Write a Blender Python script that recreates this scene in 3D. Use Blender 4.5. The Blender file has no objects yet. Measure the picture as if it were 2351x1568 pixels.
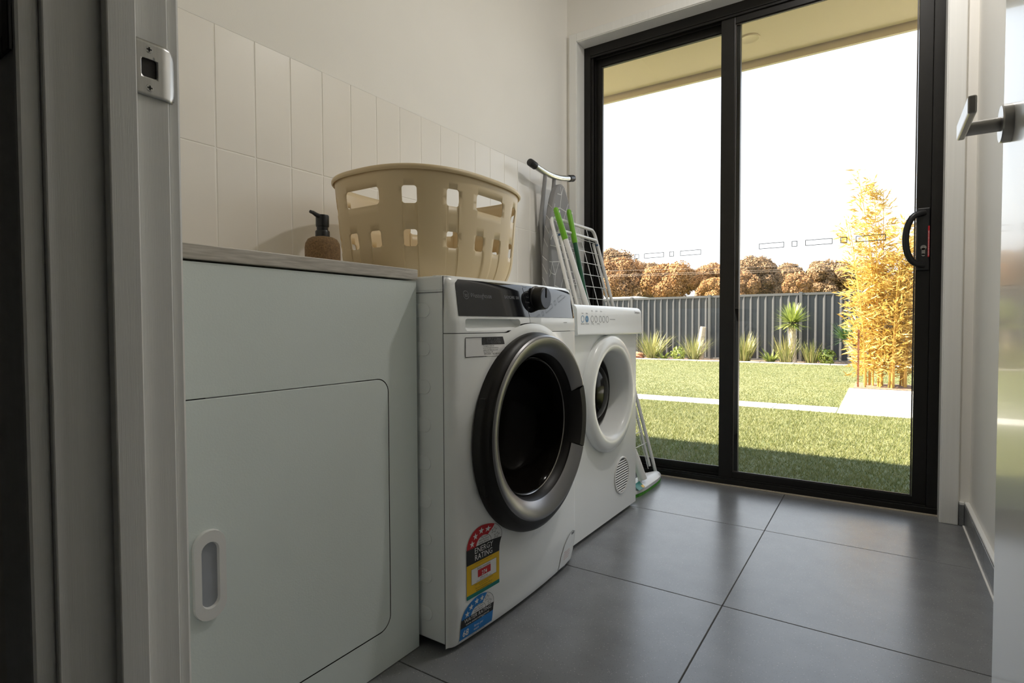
import bpy, bmesh, math, random
import numpy as np
from mathutils import Vector, Matrix
from mathutils.geometry import delaunay_2d_cdt
random.seed(7); rng = np.random.default_rng(11)
sc = bpy.context.scene
COL = sc.collection

# ------------------------------------------------------------------ camera
CAM_H = 0.736
YAW, PITCH, ROLL, FPX = 0.583796, 0.0289582, -0.0038643, 1280.924
def cam_axes():
    cy, sy = math.cos(YAW), math.sin(YAW)
    f = Vector((-sy, cy, 0)); r = Vector((cy, sy, 0)); u = Vector((0, 0, 1))
    cp, sp = math.cos(PITCH), math.sin(PITCH)
    f2 = f*cp - u*sp; u2 = u*cp + f*sp
    cr, sr = math.cos(ROLL), math.sin(ROLL)
    return r*cr + u2*sr, u2*cr - r*sr, f2
r_, u_, f_ = cam_axes()
cd = bpy.data.cameras.new('camera'); cam = bpy.data.objects.new('camera', cd); COL.objects.link(cam)
cam.matrix_world = Matrix(((r_.x, u_.x, -f_.x, 0), (r_.y, u_.y, -f_.y, 0), (r_.z, u_.z, -f_.z, CAM_H), (0, 0, 0, 1)))
cd.sensor_width = 36; cd.lens = FPX/2351*36; cd.clip_start = 0.01; cd.clip_end = 500
sc.camera = cam

# ------------------------------------------------------------------ light, exposure
sc.view_settings.view_transform = 'Standard'; sc.view_settings.look = 'None'
sc.view_settings.gamma = 1; sc.view_settings.use_curve_mapping = False
sc.view_settings.exposure = 1.24
SKY, SUN = 1.5, 15.5
w = bpy.data.worlds.new('sky'); sc.world = w; w.use_nodes = True
nt = w.node_tree; nt.nodes.clear()
tc = nt.nodes.new('ShaderNodeTexCoord'); sx = nt.nodes.new('ShaderNodeSeparateXYZ')
cr = nt.nodes.new('ShaderNodeValToRGB'); bg = nt.nodes.new('ShaderNodeBackground'); wo = nt.nodes.new('ShaderNodeOutputWorld')
nt.links.new(tc.outputs['Generated'], sx.inputs[0]); nt.links.new(sx.outputs['Z'], cr.inputs[0])
nt.links.new(cr.outputs[0], bg.inputs[0]); nt.links.new(bg.outputs[0], wo.inputs[0])
e = cr.color_ramp.elements
e[0].position = 0.0; e[0].color = (0.63, 0.63, 0.62, 1)
e[1].position = 1.0; e[1].color = (0.50, 0.68, 1.0, 1)
n = e.new(0.35); n.color = (0.60, 0.64, 0.70, 1)
bg.inputs[1].default_value = SKY
sl = bpy.data.lights.new('sun', 'SUN'); sun = bpy.data.objects.new('sun', sl); COL.objects.link(sun)
sl.energy = SUN; sl.color = (1.0, 0.86, 0.68); sl.angle = math.radians(0.6)
sun.rotation_euler = Vector((0.745, 0.15, -0.65)).to_track_quat('-Z', 'Y').to_euler()
sun.location = (-12, 6, 12)
cyc = sc.cycles
cyc.max_bounces = 14; cyc.diffuse_bounces = 8; cyc.glossy_bounces = 6; cyc.transparent_max_bounces = 24
cyc.transmission_bounces = 8; cyc.use_denoising = True; cyc.caustics_reflective = False; cyc.caustics_refractive = False
# added out-of-view ceiling lamp that brightens the laundry
CEIL_Z = 2.52
def added_ceiling_lamp(loc, power, col=(1.0, 0.96, 0.91), size=0.10):
    ld = bpy.data.lights.new('added_ceiling_lamp', 'AREA'); lo = bpy.data.objects.new('added_ceiling_lamp', ld); COL.objects.link(lo)
    ld.shape = 'DISK'; ld.size = size; ld.energy = power; ld.color = col; lo.location = loc
    return lo
added_ceiling_lamp((-0.06, 1.95, CEIL_Z-0.022), 4.4)

# ------------------------------------------------------------------ helpers
ORG = {}
def tag(o, label=None, cat=None, group=None, kind=None):
    if label: o['label'] = label
    if cat: o['category'] = cat
    if group: o['group'] = group
    if kind: o['kind'] = kind
    return o
def empty(name, loc=(0, 0, 0)):
    o = bpy.data.objects.new(name, None); COL.objects.link(o); o.location = loc
    o.empty_display_size = 0.05; ORG[o.name] = Vector(loc); return o
def thing(name, label, cat, loc=(0, 0, 0), group=None, kind=None):
    return tag(empty(name, loc), label, cat, group, kind)
def link(name, me, mat, parent=None, loc=None):
    if mat and not me.materials: me.materials.append(mat)
    o = bpy.data.objects.new(name, me); COL.objects.link(o)
    if parent: o.parent = parent; ORG[o.name] = ORG[parent.name]
    else: ORG[o.name] = Vector((0, 0, 0))
    if loc is not None: o.location = Vector(loc) - (ORG[parent.name] if parent else Vector((0, 0, 0)))
    return o
def bevel(o, wd, seg=2, ang=40):
    m = o.modifiers.new('bevel', 'BEVEL'); m.width = wd; m.segments = seg; m.limit_method = 'ANGLE'; m.angle_limit = math.radians(ang)
    m.harden_normals = False
    return o
class MB:
    def __init__(s): s.v = []; s.f = []
    def add(s, vs, fs):
        b = len(s.v); s.v += [tuple(p) for p in vs]; s.f += [tuple(i+b for i in q) for q in fs]; return s
    def box(s, x0, x1, y0, y1, z0, z1, skip=''):
        vs = [(x, y, z) for x in (x0, x1) for y in (y0, y1) for z in (z0, z1)]
        fs = {'-x': (0, 1, 3, 2), '+x': (4, 6, 7, 5), '-y': (0, 4, 5, 1), '+y': (2, 3, 7, 6), '-z': (0, 2, 6, 4), '+z': (1, 5, 7, 3)}
        return s.add(vs, [q for k, q in fs.items() if k not in skip.split(',')])
    def frame(s, x0, x1, z0, z1, wl, wr, wb, wt, y0, y1):      # rectangular frame in the XZ plane
        s.box(x0, x0+wl, y0, y1, z0, z1); s.box(x1-wr, x1, y0, y1, z0, z1)
        s.box(x0+wl, x1-wr, y0, y1, z0, z0+wb); s.box(x0+wl, x1-wr, y0, y1, z1-wt, z1); return s
    def tube(s, pts, r, n=10, closed=False, caps=True, flat=None):
        P = [Vector(p) for p in pts]; R = r if isinstance(r, (list, tuple)) else [r]*len(P)
        N = len(P); vs = []; fs = []; up = None
        for i, p in enumerate(P):
            a = P[(i-1) % N] if (closed or i > 0) else p; b = P[(i+1) % N] if (closed or i < N-1) else p
            t = (b-a).normalized()
            if up is None:
                up = Vector((0, 0, 1)) if abs(t.z) < .9 else Vector((1, 0, 0))
            s1 = t.cross(up)
            if s1.length < 1e-6: s1 = t.cross(Vector((0, 1, 0)))
            s1.normalize(); up = s1.cross(t).normalized()
            for k in range(n):
                an = 2*math.pi*k/n
                vs.append(p + (s1*math.cos(an) + up*math.sin(an)*(flat or 1))*R[i])
        for i in range(N if closed else N-1):
            for k in range(n):
                a = i*n+k; b = i*n+(k+1) % n; c = ((i+1) % N)*n+(k+1) % n; d = ((i+1) % N)*n+k
                fs.append((a, b, c, d))
        if caps and not closed:
            fs.append(tuple(range(n))[::-1]); fs.append(tuple((N-1)*n+k for k in range(n)))
        return s.add(vs, fs)
    def lathe(s, prof, c, axis='x', n=64, a0=0.0, a1=2*math.pi):
        # prof: list of (radius, position along axis); c: centre on the other two axes
        full = abs(a1-a0-2*math.pi) < 1e-6; m = n if full else n+1; vs = []; fs = []
        for rr, h in prof:
            for k in range(m):
                an = a0+(a1-a0)*k/n; p, q = rr*math.cos(an), rr*math.sin(an)
                vs.append({'x': (h, c[0]+p, c[1]+q), 'y': (c[0]+q, h, c[1]+p), 'z': (c[0]+p, c[1]+q, h)}[axis])
        for i in range(len(prof)-1):
            for k in range(n):
                k2 = (k+1) % m
                fs.append((i*m+k, i*m+k2, (i+1)*m+k2, (i+1)*m+k))
        return s.add(vs, fs)
    def prism(s, poly, fn0, fn1):     # poly of 2D points, mapped by two functions (front, back)
        n = len(poly); vs = [fn0(*p) for p in poly]+[fn1(*p) for p in poly]
        fs = [tuple(range(n)), tuple(range(2*n-1, n-1, -1))]+[(i, i+n, (i+1) % n+n, (i+1) % n) for i in range(n)]
        return s.add(vs, fs)
    def mesh(s, name, org=Vector((0, 0, 0)), smooth=False, fixn=True, ang=35):
        me = bpy.data.meshes.new(name)
        me.from_pydata([(p[0]-org.x, p[1]-org.y, p[2]-org.z) for p in s.v], [], s.f)
        if fixn:
            bm = bmesh.new(); bm.from_mesh(me); bmesh.ops.recalc_face_normals(bm, faces=bm.faces); bm.to_mesh(me); bm.free()
        if smooth:
            me.polygons.foreach_set('use_smooth', [True]*len(me.polygons)); me.set_sharp_from_angle(angle=math.radians(ang))
        me.update(); return me
    def build(s, name, mat, parent=None, smooth=False, bev=0, seg=2, fixn=True, ang=35, label=None):
        org = ORG[parent.name] if parent else Vector((0, 0, 0))
        o = link(name, s.mesh(name, org, smooth, fixn, ang), mat, parent)
        if bev: bevel(o, bev, seg)
        if label: o['label'] = label
        return o
def inpoly(p, poly):
    x, y = p; c = False; n = len(poly)
    for i in range(n):
        x1, y1 = poly[i]; x2, y2 = poly[i-1]
        if (y1 > y) != (y2 > y) and x < (x2-x1)*(y-y1)/(y2-y1)+x1: c = not c
    return c
def rrect(u0, u1, v0, v1, r, n=4):
    out = []
    for cx, cy, a in ((u1-r, v1-r, 0), (u0+r, v1-r, 90), (u0+r, v0+r, 180), (u1-r, v0+r, 270)):
        for k in range(n+1):
            t = math.radians(a+90*k/n); out.append((cx+r*math.cos(t), cy+r*math.sin(t)))
    return out
def circle(cx, cy, r, n=48): return [(cx+r*math.cos(2*math.pi*k/n), cy+r*math.sin(2*math.pi*k/n)) for k in range(n)]
def sheet(us, vs, holes=(), keep=None):
    pts = []; edges = []
    for h in holes:
        b = len(pts); pts += [Vector(p) for p in h]; edges += [(b+i, b+(i+1) % len(h)) for i in range(len(h))]
    for u in us:
        for v in vs:
            if not any(inpoly((u, v), h) for h in holes): pts.append(Vector((u, v)))
    P, E, F, *_ = delaunay_2d_cdt(pts, edges, [], 0, 1e-6)
    out = []
    for t in F:
        c = sum((P[i] for i in t), Vector((0, 0)))/len(t)
        if any(inpoly(c, h) for h in holes): continue
        if keep and not inpoly(c, keep): continue
        out.append(tuple(t))
    return [tuple(p) for p in P], out
def lin(a, b, n): return [a+(b-a)*i/n for i in range(n+1)]
_txt = {}
def text2d(s, size=1.0, align='LEFT', bold=0.0):
    k = (s, align, bold)
    if k not in _txt:
        cu = bpy.data.curves.new('t', 'FONT'); cu.body = s; cu.align_x = align; cu.size = 1; cu.resolution_u = 2; cu.offset = bold
        o = bpy.data.objects.new('t', cu); COL.objects.link(o)
        me = bpy.data.meshes.new_from_object(o.evaluated_get(bpy.context.evaluated_depsgraph_get()))
        _txt[k] = ([(v.co.x, v.co.y) for v in me.vertices], [tuple(p.vertices) for p in me.polygons])
        bpy.data.objects.remove(o); bpy.data.curves.remove(cu); bpy.data.meshes.remove(me)
    v, f = _txt[k]
    return [(x*size, y*size) for x, y in v], f
def put_text(mb, s, size, u, v, fn, align='LEFT', sx=1.0, rot=0.0, bold=0.0):
    vs, f = text2d(s, size, align, bold); c, sn = math.cos(rot), math.sin(rot)
    mb.add([fn(u+(x*sx*c-y*sn), v+(x*sx*sn+y*c)) for x, y in vs], f)
def star(cx, cy, r):
    return [(cx+(r if k % 2 == 0 else r*.42)*math.sin(math.pi*k/5), cy+(r if k % 2 == 0 else r*.42)*math.cos(math.pi*k/5)) for k in range(10)]
def poly_decal(mb, poly, fn):
    c = (sum(p[0] for p in poly)/len(poly), sum(p[1] for p in poly)/len(poly)); n = len(poly)
    mb.add([fn(*c)]+[fn(*p) for p in poly], [(0, 1+i, 1+(i+1) % n) for i in range(n)])
def quad_decal(mb, c00, c10, c11, c01, fn, nu=6, nv=4):
    if nu == 6 or nv == 6:
        nu = max(2, math.ceil(abs(c10[0]-c00[0])/.0065)); nv = max(2, math.ceil(abs(c01[1]-c00[1])/.0065))
    vs = []
    for i in range(nu+1):
        for j in range(nv+1):
            a, b = i/nu, j/nv
            vs.append(fn(*[(c00[k]*(1-a)+c10[k]*a)*(1-b)+(c01[k]*(1-a)+c11[k]*a)*b for k in (0, 1)]))
    mb.add(vs, [(i*(nv+1)+j, (i+1)*(nv+1)+j, (i+1)*(nv+1)+j+1, i*(nv+1)+j+1) for i in range(nu) for j in range(nv)])
def arc_decal(mb, cx, cy, r0, r1, a0, a1, fn, n=18, sy=1.0):
    nr = max(1, int(math.ceil((r1-r0)/.007))); vs = []
    for k in range(n+1):
        t = math.radians(a0+(a1-a0)*k/n)
        for j in range(nr+1):
            rr = r0+(r1-r0)*j/nr; vs.append(fn(cx+rr*math.cos(t), cy+sy*rr*math.sin(t)))
    mb.add(vs, [(k*(nr+1)+j, k*(nr+1)+j+1, (k+1)*(nr+1)+j+1, (k+1)*(nr+1)+j) for k in range(n) for j in range(nr)])
def line_decal(mb, pts, wd, fn):
    for (a, b) in zip(pts[:-1], pts[1:]):
        d = Vector(b)-Vector(a)
        if d.length < 1e-9: continue
        nrm = Vector((-d.y, d.x)).normalized()*wd/2
        q = [Vector(a)-nrm, Vector(b)-nrm, Vector(b)+nrm, Vector(a)+nrm]
        mb.add([fn(*p) for p in q], [(0, 1, 2, 3)])

# ------------------------------------------------------------------ materials
def mat(name, col, rough=.5, metal=0.0, spec=.5, var=0.0, scale=20.0, bump=0.0, bscale=200.0, coat=0.0, stretch=None, col2=None, detail=3.0, coatr=.05):
    m = bpy.data.materials.new(name); m.use_nodes = True; t = m.node_tree; b = t.nodes['Principled BSDF']
    b.inputs['Base Color'].default_value = (*col, 1); b.inputs['Roughness'].default_value = rough; b.inputs['Metallic'].default_value = metal
    b.inputs['Specular IOR Level'].default_value = spec; b.inputs['Coat Weight'].default_value = coat; b.inputs['Coat Roughness'].default_value = coatr
    if var or bump or col2:
        co = t.nodes.new('ShaderNodeTexCoord'); mp = t.nodes.new('ShaderNodeMapping'); t.links.new(co.outputs['Object'], mp.inputs[0])
        if stretch: mp.inputs['Scale'].default_value = stretch
    if var or col2:
        nz = t.nodes.new('ShaderNodeTexNoise'); nz.inputs['Scale'].default_value = scale; nz.inputs['Detail'].default_value = detail
        t.links.new(mp.outputs[0], nz.inputs[0]); rp = t.nodes.new('ShaderNodeValToRGB')
        a = [max(0, c*(1-var)) for c in col]; c2 = col2 or [min(1, c*(1+var)) for c in col]
        rp.color_ramp.elements[0].position = .3; rp.color_ramp.elements[1].position = .7
        rp.color_ramp.elements[0].color = (*a, 1); rp.color_ramp.elements[1].color = (*c2, 1)
        t.links.new(nz.outputs['Fac'], rp.inputs[0]); t.links.new(rp.outputs[0], b.inputs['Base Color'])
    if bump:
        nb = t.nodes.new('ShaderNodeTexNoise'); nb.inputs['Scale'].default_value = bscale; t.links.new(mp.outputs[0], nb.inputs[0])
        bp = t.nodes.new('ShaderNodeBump'); bp.inputs['Strength'].default_value = bump; bp.inputs['Distance'].default_value = .002
        t.links.new(nb.outputs['Fac'], bp.inputs['Height']); t.links.new(bp.outputs[0], b.inputs['Normal'])
    return m
M = {}
M['paint'] = mat('wall_paint', (.88, .86, .82), .6, var=.015, scale=3, bump=.08, bscale=350)
M['ceil'] = mat('ceiling_paint', (.90, .90, .89), .8, var=.01, scale=3)
M['trim'] = mat('gloss_trim_paint', (.86, .86, .84), .34, var=.02, scale=6, bump=.10, bscale=60, stretch=(30, 30, .35))
M['tile'] = mat('white_wall_tile', (.88, .85, .80), .28, var=.015, scale=4, bump=.05, bscale=40)
M['grout'] = mat('pale_grout', (.95, .93, .89), .8, var=.02)
M['cab'] = mat('white_powder_coat', (.78, .85, .83), .38, var=.01, scale=5, bump=.1, bscale=300)
M['dark'] = mat('dark_gap', (.012, .012, .012), .8, var=.1)
M['white'] = mat('white_appliance', (.90, .92, .92), .24, var=.01, scale=4, spec=.4)
M['whitep'] = mat('white_plastic', (.80, .80, .79), .35, var=.01, scale=4)
M['grey_plastic'] = mat('pale_grey_plastic', (.70, .72, .73), .4, var=.01)
M['black_frame'] = mat('black_aluminium', (.012, .011, .010), .38, var=.1, scale=30, spec=.35)
M['black_plastic'] = mat('black_plastic', (.010, .010, .011), .35, var=.1, scale=30)
M['rubber'] = mat('rubber', (.02, .018, .016), .6, var=.1)
M['steel'] = mat('brushed_steel', (.55, .55, .54), .32, 1.0, var=.06, scale=8, stretch=(40, 40, 2))
M['satin'] = mat('satin_nickel', (.42, .41, .40), .34, 1.0, var=.05, scale=30)
M['chrome'] = mat('chrome', (.75, .75, .75), .12, 1.0, var=.02)
M['ring'] = mat('silver_door_ring', (.24, .235, .245), .30, .85, var=.04, scale=10)
M['darkring'] = mat('dark_door_ring', (.010, .0085, .0075), .42, var=.1, scale=20, spec=.3)
M['bowl'] = mat('dark_door_glass', (.006, .005, .004), .10, var=.1, spec=.05)
M['panel'] = mat('dark_glass_panel', (.012, .013, .016), .05, var=.05, spec=.5)
M['print'] = mat('grey_print', (.16, .16, .165), .4, var=.02)
M['ink'] = mat('black_ink', (.012, .012, .012), .5, var=.02)
M['red'] = mat('red_print', (.55, .012, .02), .45, var=.03)
M['yellow'] = mat('yellow_print', (.80, .50, .01), .45, var=.03)
M['teal'] = mat('teal_print', (.0, .20, .17), .45, var=.03)
M['blue'] = mat('blue_print', (.012, .20, .58), .45, var=.03)
M['sticker'] = mat('white_sticker', (.82, .82, .82), .4, var=.01)
M['basket'] = mat('beige_basket_plastic', (.66, .53, .325), .42, var=.015, scale=6, bump=.04, bscale=500)
M['cork'] = mat('woven_brown_sleeve', (.22, .13, .055), .75, var=.35, scale=260, bump=.8, bscale=420)
M['alu'] = mat('galvanised_tube', (.62, .62, .60), .26, 1.0, var=.05)
M['greytube'] = mat('grey_coated_tube', (.30, .30, .31), .4, .3, var=.05)
M['green'] = mat('lime_plastic', (.16, .44, .02), .4, var=.04)
M['dgreen'] = mat('dark_green_pole', (.006, .085, .035), .35, var=.05)
M['bristle'] = mat('green_bristle', (.12, .50, .05), .6, var=.2, scale=120)
M['soffit'] = mat('cream_soffit', (.93, .77, .64), .7, var=.015, scale=3)
M['fascia'] = mat('cream_fascia', (.88, .76, .60), .5, var=.02, scale=3)
M['brick'] = mat('cream_brick', (.52, .40, .28), .9, var=.2, scale=25, bump=.6, bscale=90)
M['mortar'] = mat('mortar', (.55, .48, .38), .9, var=.1, scale=60)
M['roof'] = mat('roof_steel', (.10, .10, .11), .5, var=.1)
M['concrete'] = mat('pale_concrete', (0.479, 0.465, 0.439), .8, var=.06, scale=6, bump=.3, bscale=80)
M['mulch'] = mat('bark_mulch', (0.179, 0.118, 0.0784), .95, var=.5, scale=45, bump=.8, bscale=60)
M['kerb'] = mat('pale_kerb', (0.381, 0.358, 0.325), .8, var=.1, scale=15)
M['fence'] = mat('slate_fence_steel', (0.0438, 0.0459, 0.0504), .5, var=.05, scale=2)
M['fencepost'] = mat('fence_post_steel', (0.084, 0.084, 0.084), .5, var=.05, scale=2)
M['rust'] = mat('rusty_steel', (.16, .055, .02), .8, var=.4, scale=40)
M['bark'] = mat('pale_trunk_bark', (0.504, 0.403, 0.302), .85, var=.25, scale=18, bump=.7, bscale=40)
M['treebark'] = mat('dark_tree_bark', (.10, .07, .05), .9, var=.3, scale=10)
M['stone'] = mat('red_stone', (0.336, 0.157, 0.0896), .9, var=.3, scale=20, bump=.6, bscale=40)
M['wire'] = mat('cable', (.22, .17, .13), .6, var=.05)
M['shed'] = mat('white_shed_steel', (0.84, 0.84, 0.829), .6, var=.03)
def leafmat(name, a, b, rough=.55, trans=.25):
    m = bpy.data.materials.new(name); m.use_nodes = True; t = m.node_tree; p = t.nodes['Principled BSDF']; out = t.nodes['Material Output']
    p.inputs['Roughness'].default_value = rough
    g = t.nodes.new('ShaderNodeNewGeometry'); rp = t.nodes.new('ShaderNodeValToRGB')
    rp.color_ramp.elements[0].color = (*a, 1); rp.color_ramp.elements[1].color = (*b, 1)
    t.links.new(g.outputs['Random Per Island'], rp.inputs[0]); t.links.new(rp.outputs[0], p.inputs['Base Color'])
    tr = t.nodes.new('ShaderNodeBsdfTranslucent'); t.links.new(rp.outputs[0], tr.inputs[0])
    mx = t.nodes.new('ShaderNodeMixShader'); mx.inputs[0].default_value = trans
    t.links.new(p.outputs[0], mx.inputs[1]); t.links.new(tr.outputs[0], mx.inputs[2]); t.links.new(mx.outputs[0], out.inputs[0])
    return m
M['grass'] = leafmat('lawn_blades', (.085, .115, .020), (.235, .232, .088), .6, .3)
M['bamboo'] = leafmat('golden_bamboo_leaf', (.42, .26, .045), (.66, .49, .16), .5, .35)
M['culm'] = leafmat('golden_bamboo_culm', (0.458, 0.256, 0.0403), (0.565, 0.363, 0.0941), .45, .0)
M['tuft'] = leafmat('strappy_leaf', (0.134, 0.168, 0.0336), (0.381, 0.347, 0.146), .5, .25)
M['yucca'] = leafmat('yucca_leaf', (0.157, 0.213, 0.0392), (0.347, 0.392, 0.101), .45, .2)
M['yuccad'] = leafmat('dark_yucca_leaf', (0.0336, 0.0784, 0.0336), (0.112, 0.179, 0.056), .45, .2)
M['shrub'] = leafmat('bright_shrub_leaf', (0.202, 0.269, 0.0392), (0.347, 0.381, 0.0896), .5, .25)
def treemat(i, a, b): return leafmat('tree_foliage_%d' % i, a, b, .8, .15)
TM = [treemat(0, (.19, .100, .040), (.40, .215, .085)), treemat(1, (.15, .098, .048), (.32, .190, .090)), treemat(2, (.21, .108, .036), (.42, .215, .070))]
# glass: clear pane with a mirror share growing towards grazing angles
def glassmat():
    m = bpy.data.materials.new('window_glass'); m.use_nodes = True; t = m.node_tree; t.nodes.clear()
    out = t.nodes.new('ShaderNodeOutputMaterial'); mx = t.nodes.new('ShaderNodeMixShader'); fr = t.nodes.new('ShaderNodeFresnel'); fr.inputs[0].default_value = 1.45
    tr = t.nodes.new('ShaderNodeBsdfTransparent'); tr.inputs[0].default_value = (.97, .98, .975, 1)
    gl = t.nodes.new('ShaderNodeBsdfGlossy'); gl.inputs['Roughness'].default_value = 0.0
    t.links.new(fr.outputs[0], mx.inputs[0]); t.links.new(tr.outputs[0], mx.inputs[1]); t.links.new(gl.outputs[0], mx.inputs[2]); t.links.new(mx.outputs[0], out.inputs[0])
    return m
M['glass'] = glassmat()
# floor tile: grey porcelain with fine dark and pale specks
def floormat():
    m = mat('grey_floor_tile', (.192, .197, .204), .26, var=.10, scale=9, spec=.5)
    t = m.node_tree; b = t.nodes['Principled BSDF']; src = b.inputs['Base Color'].links[0].from_socket
    co = t.nodes.new('ShaderNodeTexCoord')
    last = src
    for sc_, thr, c in ((230, .09, (.08, .078, .075, 1)), (120, .075, (.38, .37, .35, 1))):
        vo = t.nodes.new('ShaderNodeTexVoronoi'); vo.inputs['Scale'].default_value = sc_; t.links.new(co.outputs['Object'], vo.inputs[0])
        ls = t.nodes.new('ShaderNodeMath'); ls.operation = 'LESS_THAN'; ls.inputs[1].default_value = thr*1.8; t.links.new(vo.outputs['Distance'], ls.inputs[0])
        mxx = t.nodes.new('ShaderNodeMixRGB'); mxx.inputs[2].default_value = c
        ml = t.nodes.new('ShaderNodeMath'); ml.operation = 'MULTIPLY'; ml.inputs[1].default_value = .7; t.links.new(ls.outputs[0], ml.inputs[0])
        t.links.new(ml.outputs[0], mxx.inputs[0]); t.links.new(last, mxx.inputs[1]); last = mxx.outputs[0]
    t.links.new(last, b.inputs['Base Color'])
    return m
M['floor'] = floormat()
def lawnmat():
    m = mat('lawn_ground', (.088, .104, .030), .9, var=.15, scale=3, col2=(.125, .130, .050), bump=1.0, bscale=120)
    return m
M['lawn'] = lawnmat()
def boardmat():
    m = mat('grey_board_cover', (.30, .30, .31), .8, var=.04, scale=12)
    return m
M['cover'] = boardmat()
M['coverline'] = mat('white_cover_line', (.75, .75, .75), .8, var=.02)
M['worktop'] = mat('streaked_laminate', (.50, .46, .40), .4, var=.16, scale=10, stretch=(30, 2.5, 30), col2=(.64, .60, .54), detail=6)

# ------------------------------------------------------------------ room
XL, XR, YB, YN0, YN1 = -1.363, 0.278, 2.59, 0.183, 0.284
FX0, FX1, FZ = -1.302, 0.189, 2.168        # opening of the sliding door
HALL = -4.2
def struct(name, mb, m, label, cat, bev=0):
    return tag(mb.build(name, m, None, bev=bev), label, cat, kind='structure')
# floor with its tiles
fl = thing('floor', 'grey stone-look tiled floor running from the doorway to the sliding door', 'floor', kind='structure')
MB().box(-1.6, 3.0, HALL, 2.70, -.12, -.0022).build('grout_bed', M['mortar'] if False else mat('dark_grout', (.055, .052, .05), .8, var=.1), fl)
txs = [-1.6+.0]+[-.974, -.337, .300, .937, 1.574, 3.0]; tys = [HALL, -3.592, -2.955, -2.318, -1.681, -1.044, -.407, .23, .867, 1.504, 2.141, 2.70]
for i in range(len(txs)-1):
    for j in range(len(tys)-1):
        x0, x1, y0, y1 = txs[i]+.0013, txs[i+1]-.0013, tys[j]+.0013, tys[j+1]-.0013
        if j >= 7 and x0 > XR: continue
        MB().box(x0, x1, y0, y1, -.012, 0).build('floor_tile', M['floor'], fl, bev=.0008, seg=1)
# left wall with its tile splashback
wl = thing('wall_left', 'white painted side wall with upright white tiles behind the worktop', 'wall', kind='structure')
MB().box(XL-.12, XL-.006, .0, YB+.3, 0, CEIL_Z).build('plaster', M['paint'], wl)
MB().box(XL-.006, XL+.0007, YN1, YB, .55, 1.4725).build('grout_bed', M['grout'], wl)
MB().box(XL-.007, XL-.0012, YN1, YB, 1.474, CEIL_Z).build('upper_plaster', M['paint'], wl)
tj = [YN1+.002, .335, .439, .543, .647]+[.751+.1045*k for k in range(18)]+[YB]
full = None
zr = [(.575, .8705), (.8735, 1.1715), (1.1745, 1.4725)]
tmesh = {}
for j in range(len(tj)-1):
    for z0, z1 in zr:
        y0, y1 = tj[j]+.0018, tj[j+1]-.0018
        key = (round(y1-y0, 3), round(z1-z0, 3))
        if key not in tmesh: tmesh[key] = MB().box(0, .006, 0, y1-y0, 0, z1-z0).mesh('wall_tile')
        bevel(link('wall_tile', tmesh[key], M['tile'], wl, (XL-.004, y0, z0)), .0012, 2)
# near wall with the doorway
nw = MB().box(XL-.12, -.62, YN0, YN1, 0, CEIL_Z).box(.225, 3.0, YN0, YN1, 0, CEIL_Z).box(-.62, .225, YN0, YN1, 2.08, CEIL_Z)
struct('wall_front', nw, M['paint'], 'white wall with the open doorway the picture is seen through', 'wall')
struct('wall_right', MB().box(XR, XR+.12, YN1, YB+.3, 0, CEIL_Z), M['paint'], 'white painted wall beside the open door', 'wall')
bw = MB().box(XL-.12, FX0-.002, YB, 2.72, 0, CEIL_Z).box(FX1+.002, XR+.12, YB, 2.72, 0, CEIL_Z).box(FX0-.002, FX1+.002, YB, 2.72, FZ+.002, CEIL_Z)
struct('wall_back', bw, M['paint'], 'white wall around the black sliding door', 'wall')
struct('ceiling', MB().box(XL-.12, XR+.12, YN0-.01, YB+.13, CEIL_Z, CEIL_Z+.1), M['ceil'], 'flat white laundry ceiling', 'ceiling')
# hallway behind the camera, made deep and its walls darkened to cut bounced light
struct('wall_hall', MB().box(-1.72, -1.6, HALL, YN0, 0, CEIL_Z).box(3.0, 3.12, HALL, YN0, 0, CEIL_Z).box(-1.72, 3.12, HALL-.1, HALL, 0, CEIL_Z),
       mat('hall_paint_darkened', (.30, .28, .25), .6, var=.02), 'unlit hallway walls in front of the doorway', 'wall')
struct('ceiling_hall', MB().box(-1.72, 3.12, HALL-.1, YN0-.01, CEIL_Z, CEIL_Z+.1), M['ceil'], 'ceiling of the unlit hallway', 'ceiling')
# skirting
b1 = thing('baseboard_right', 'grey tile skirting with white top bead along the wall beside the open door', 'skirting', kind='structure')
for y0, y1 in ((.30, .85), (.852, 1.487), (1.489, 2.121), (2.123, 2.588)):
    MB().box(.262, XR, y0, y1, .001, .078).build('skirting_tile', M['floor'], b1, bev=.001, seg=1)
MB().box(.2635, XR, .3, 2.588, .078, .088).build('top_bead', M['trim'], b1, bev=.004)
MB().box(.2575, .2625, .3, 2.575, 0, .003).build('sealant', M['grout'], b1)
b2 = thing('baseboard_back', 'short grey tile skirting between the sliding door trim and corner', 'skirting', kind='structure')
MB().box(.247, .2615, 2.575, YB, .001, .078).build('skirting_tile', M['floor'], b2, bev=.001, seg=1)
MB().box(.247, .2615, 2.5765, YB, .078, .086).build('top_bead', M['trim'], b2)
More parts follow.
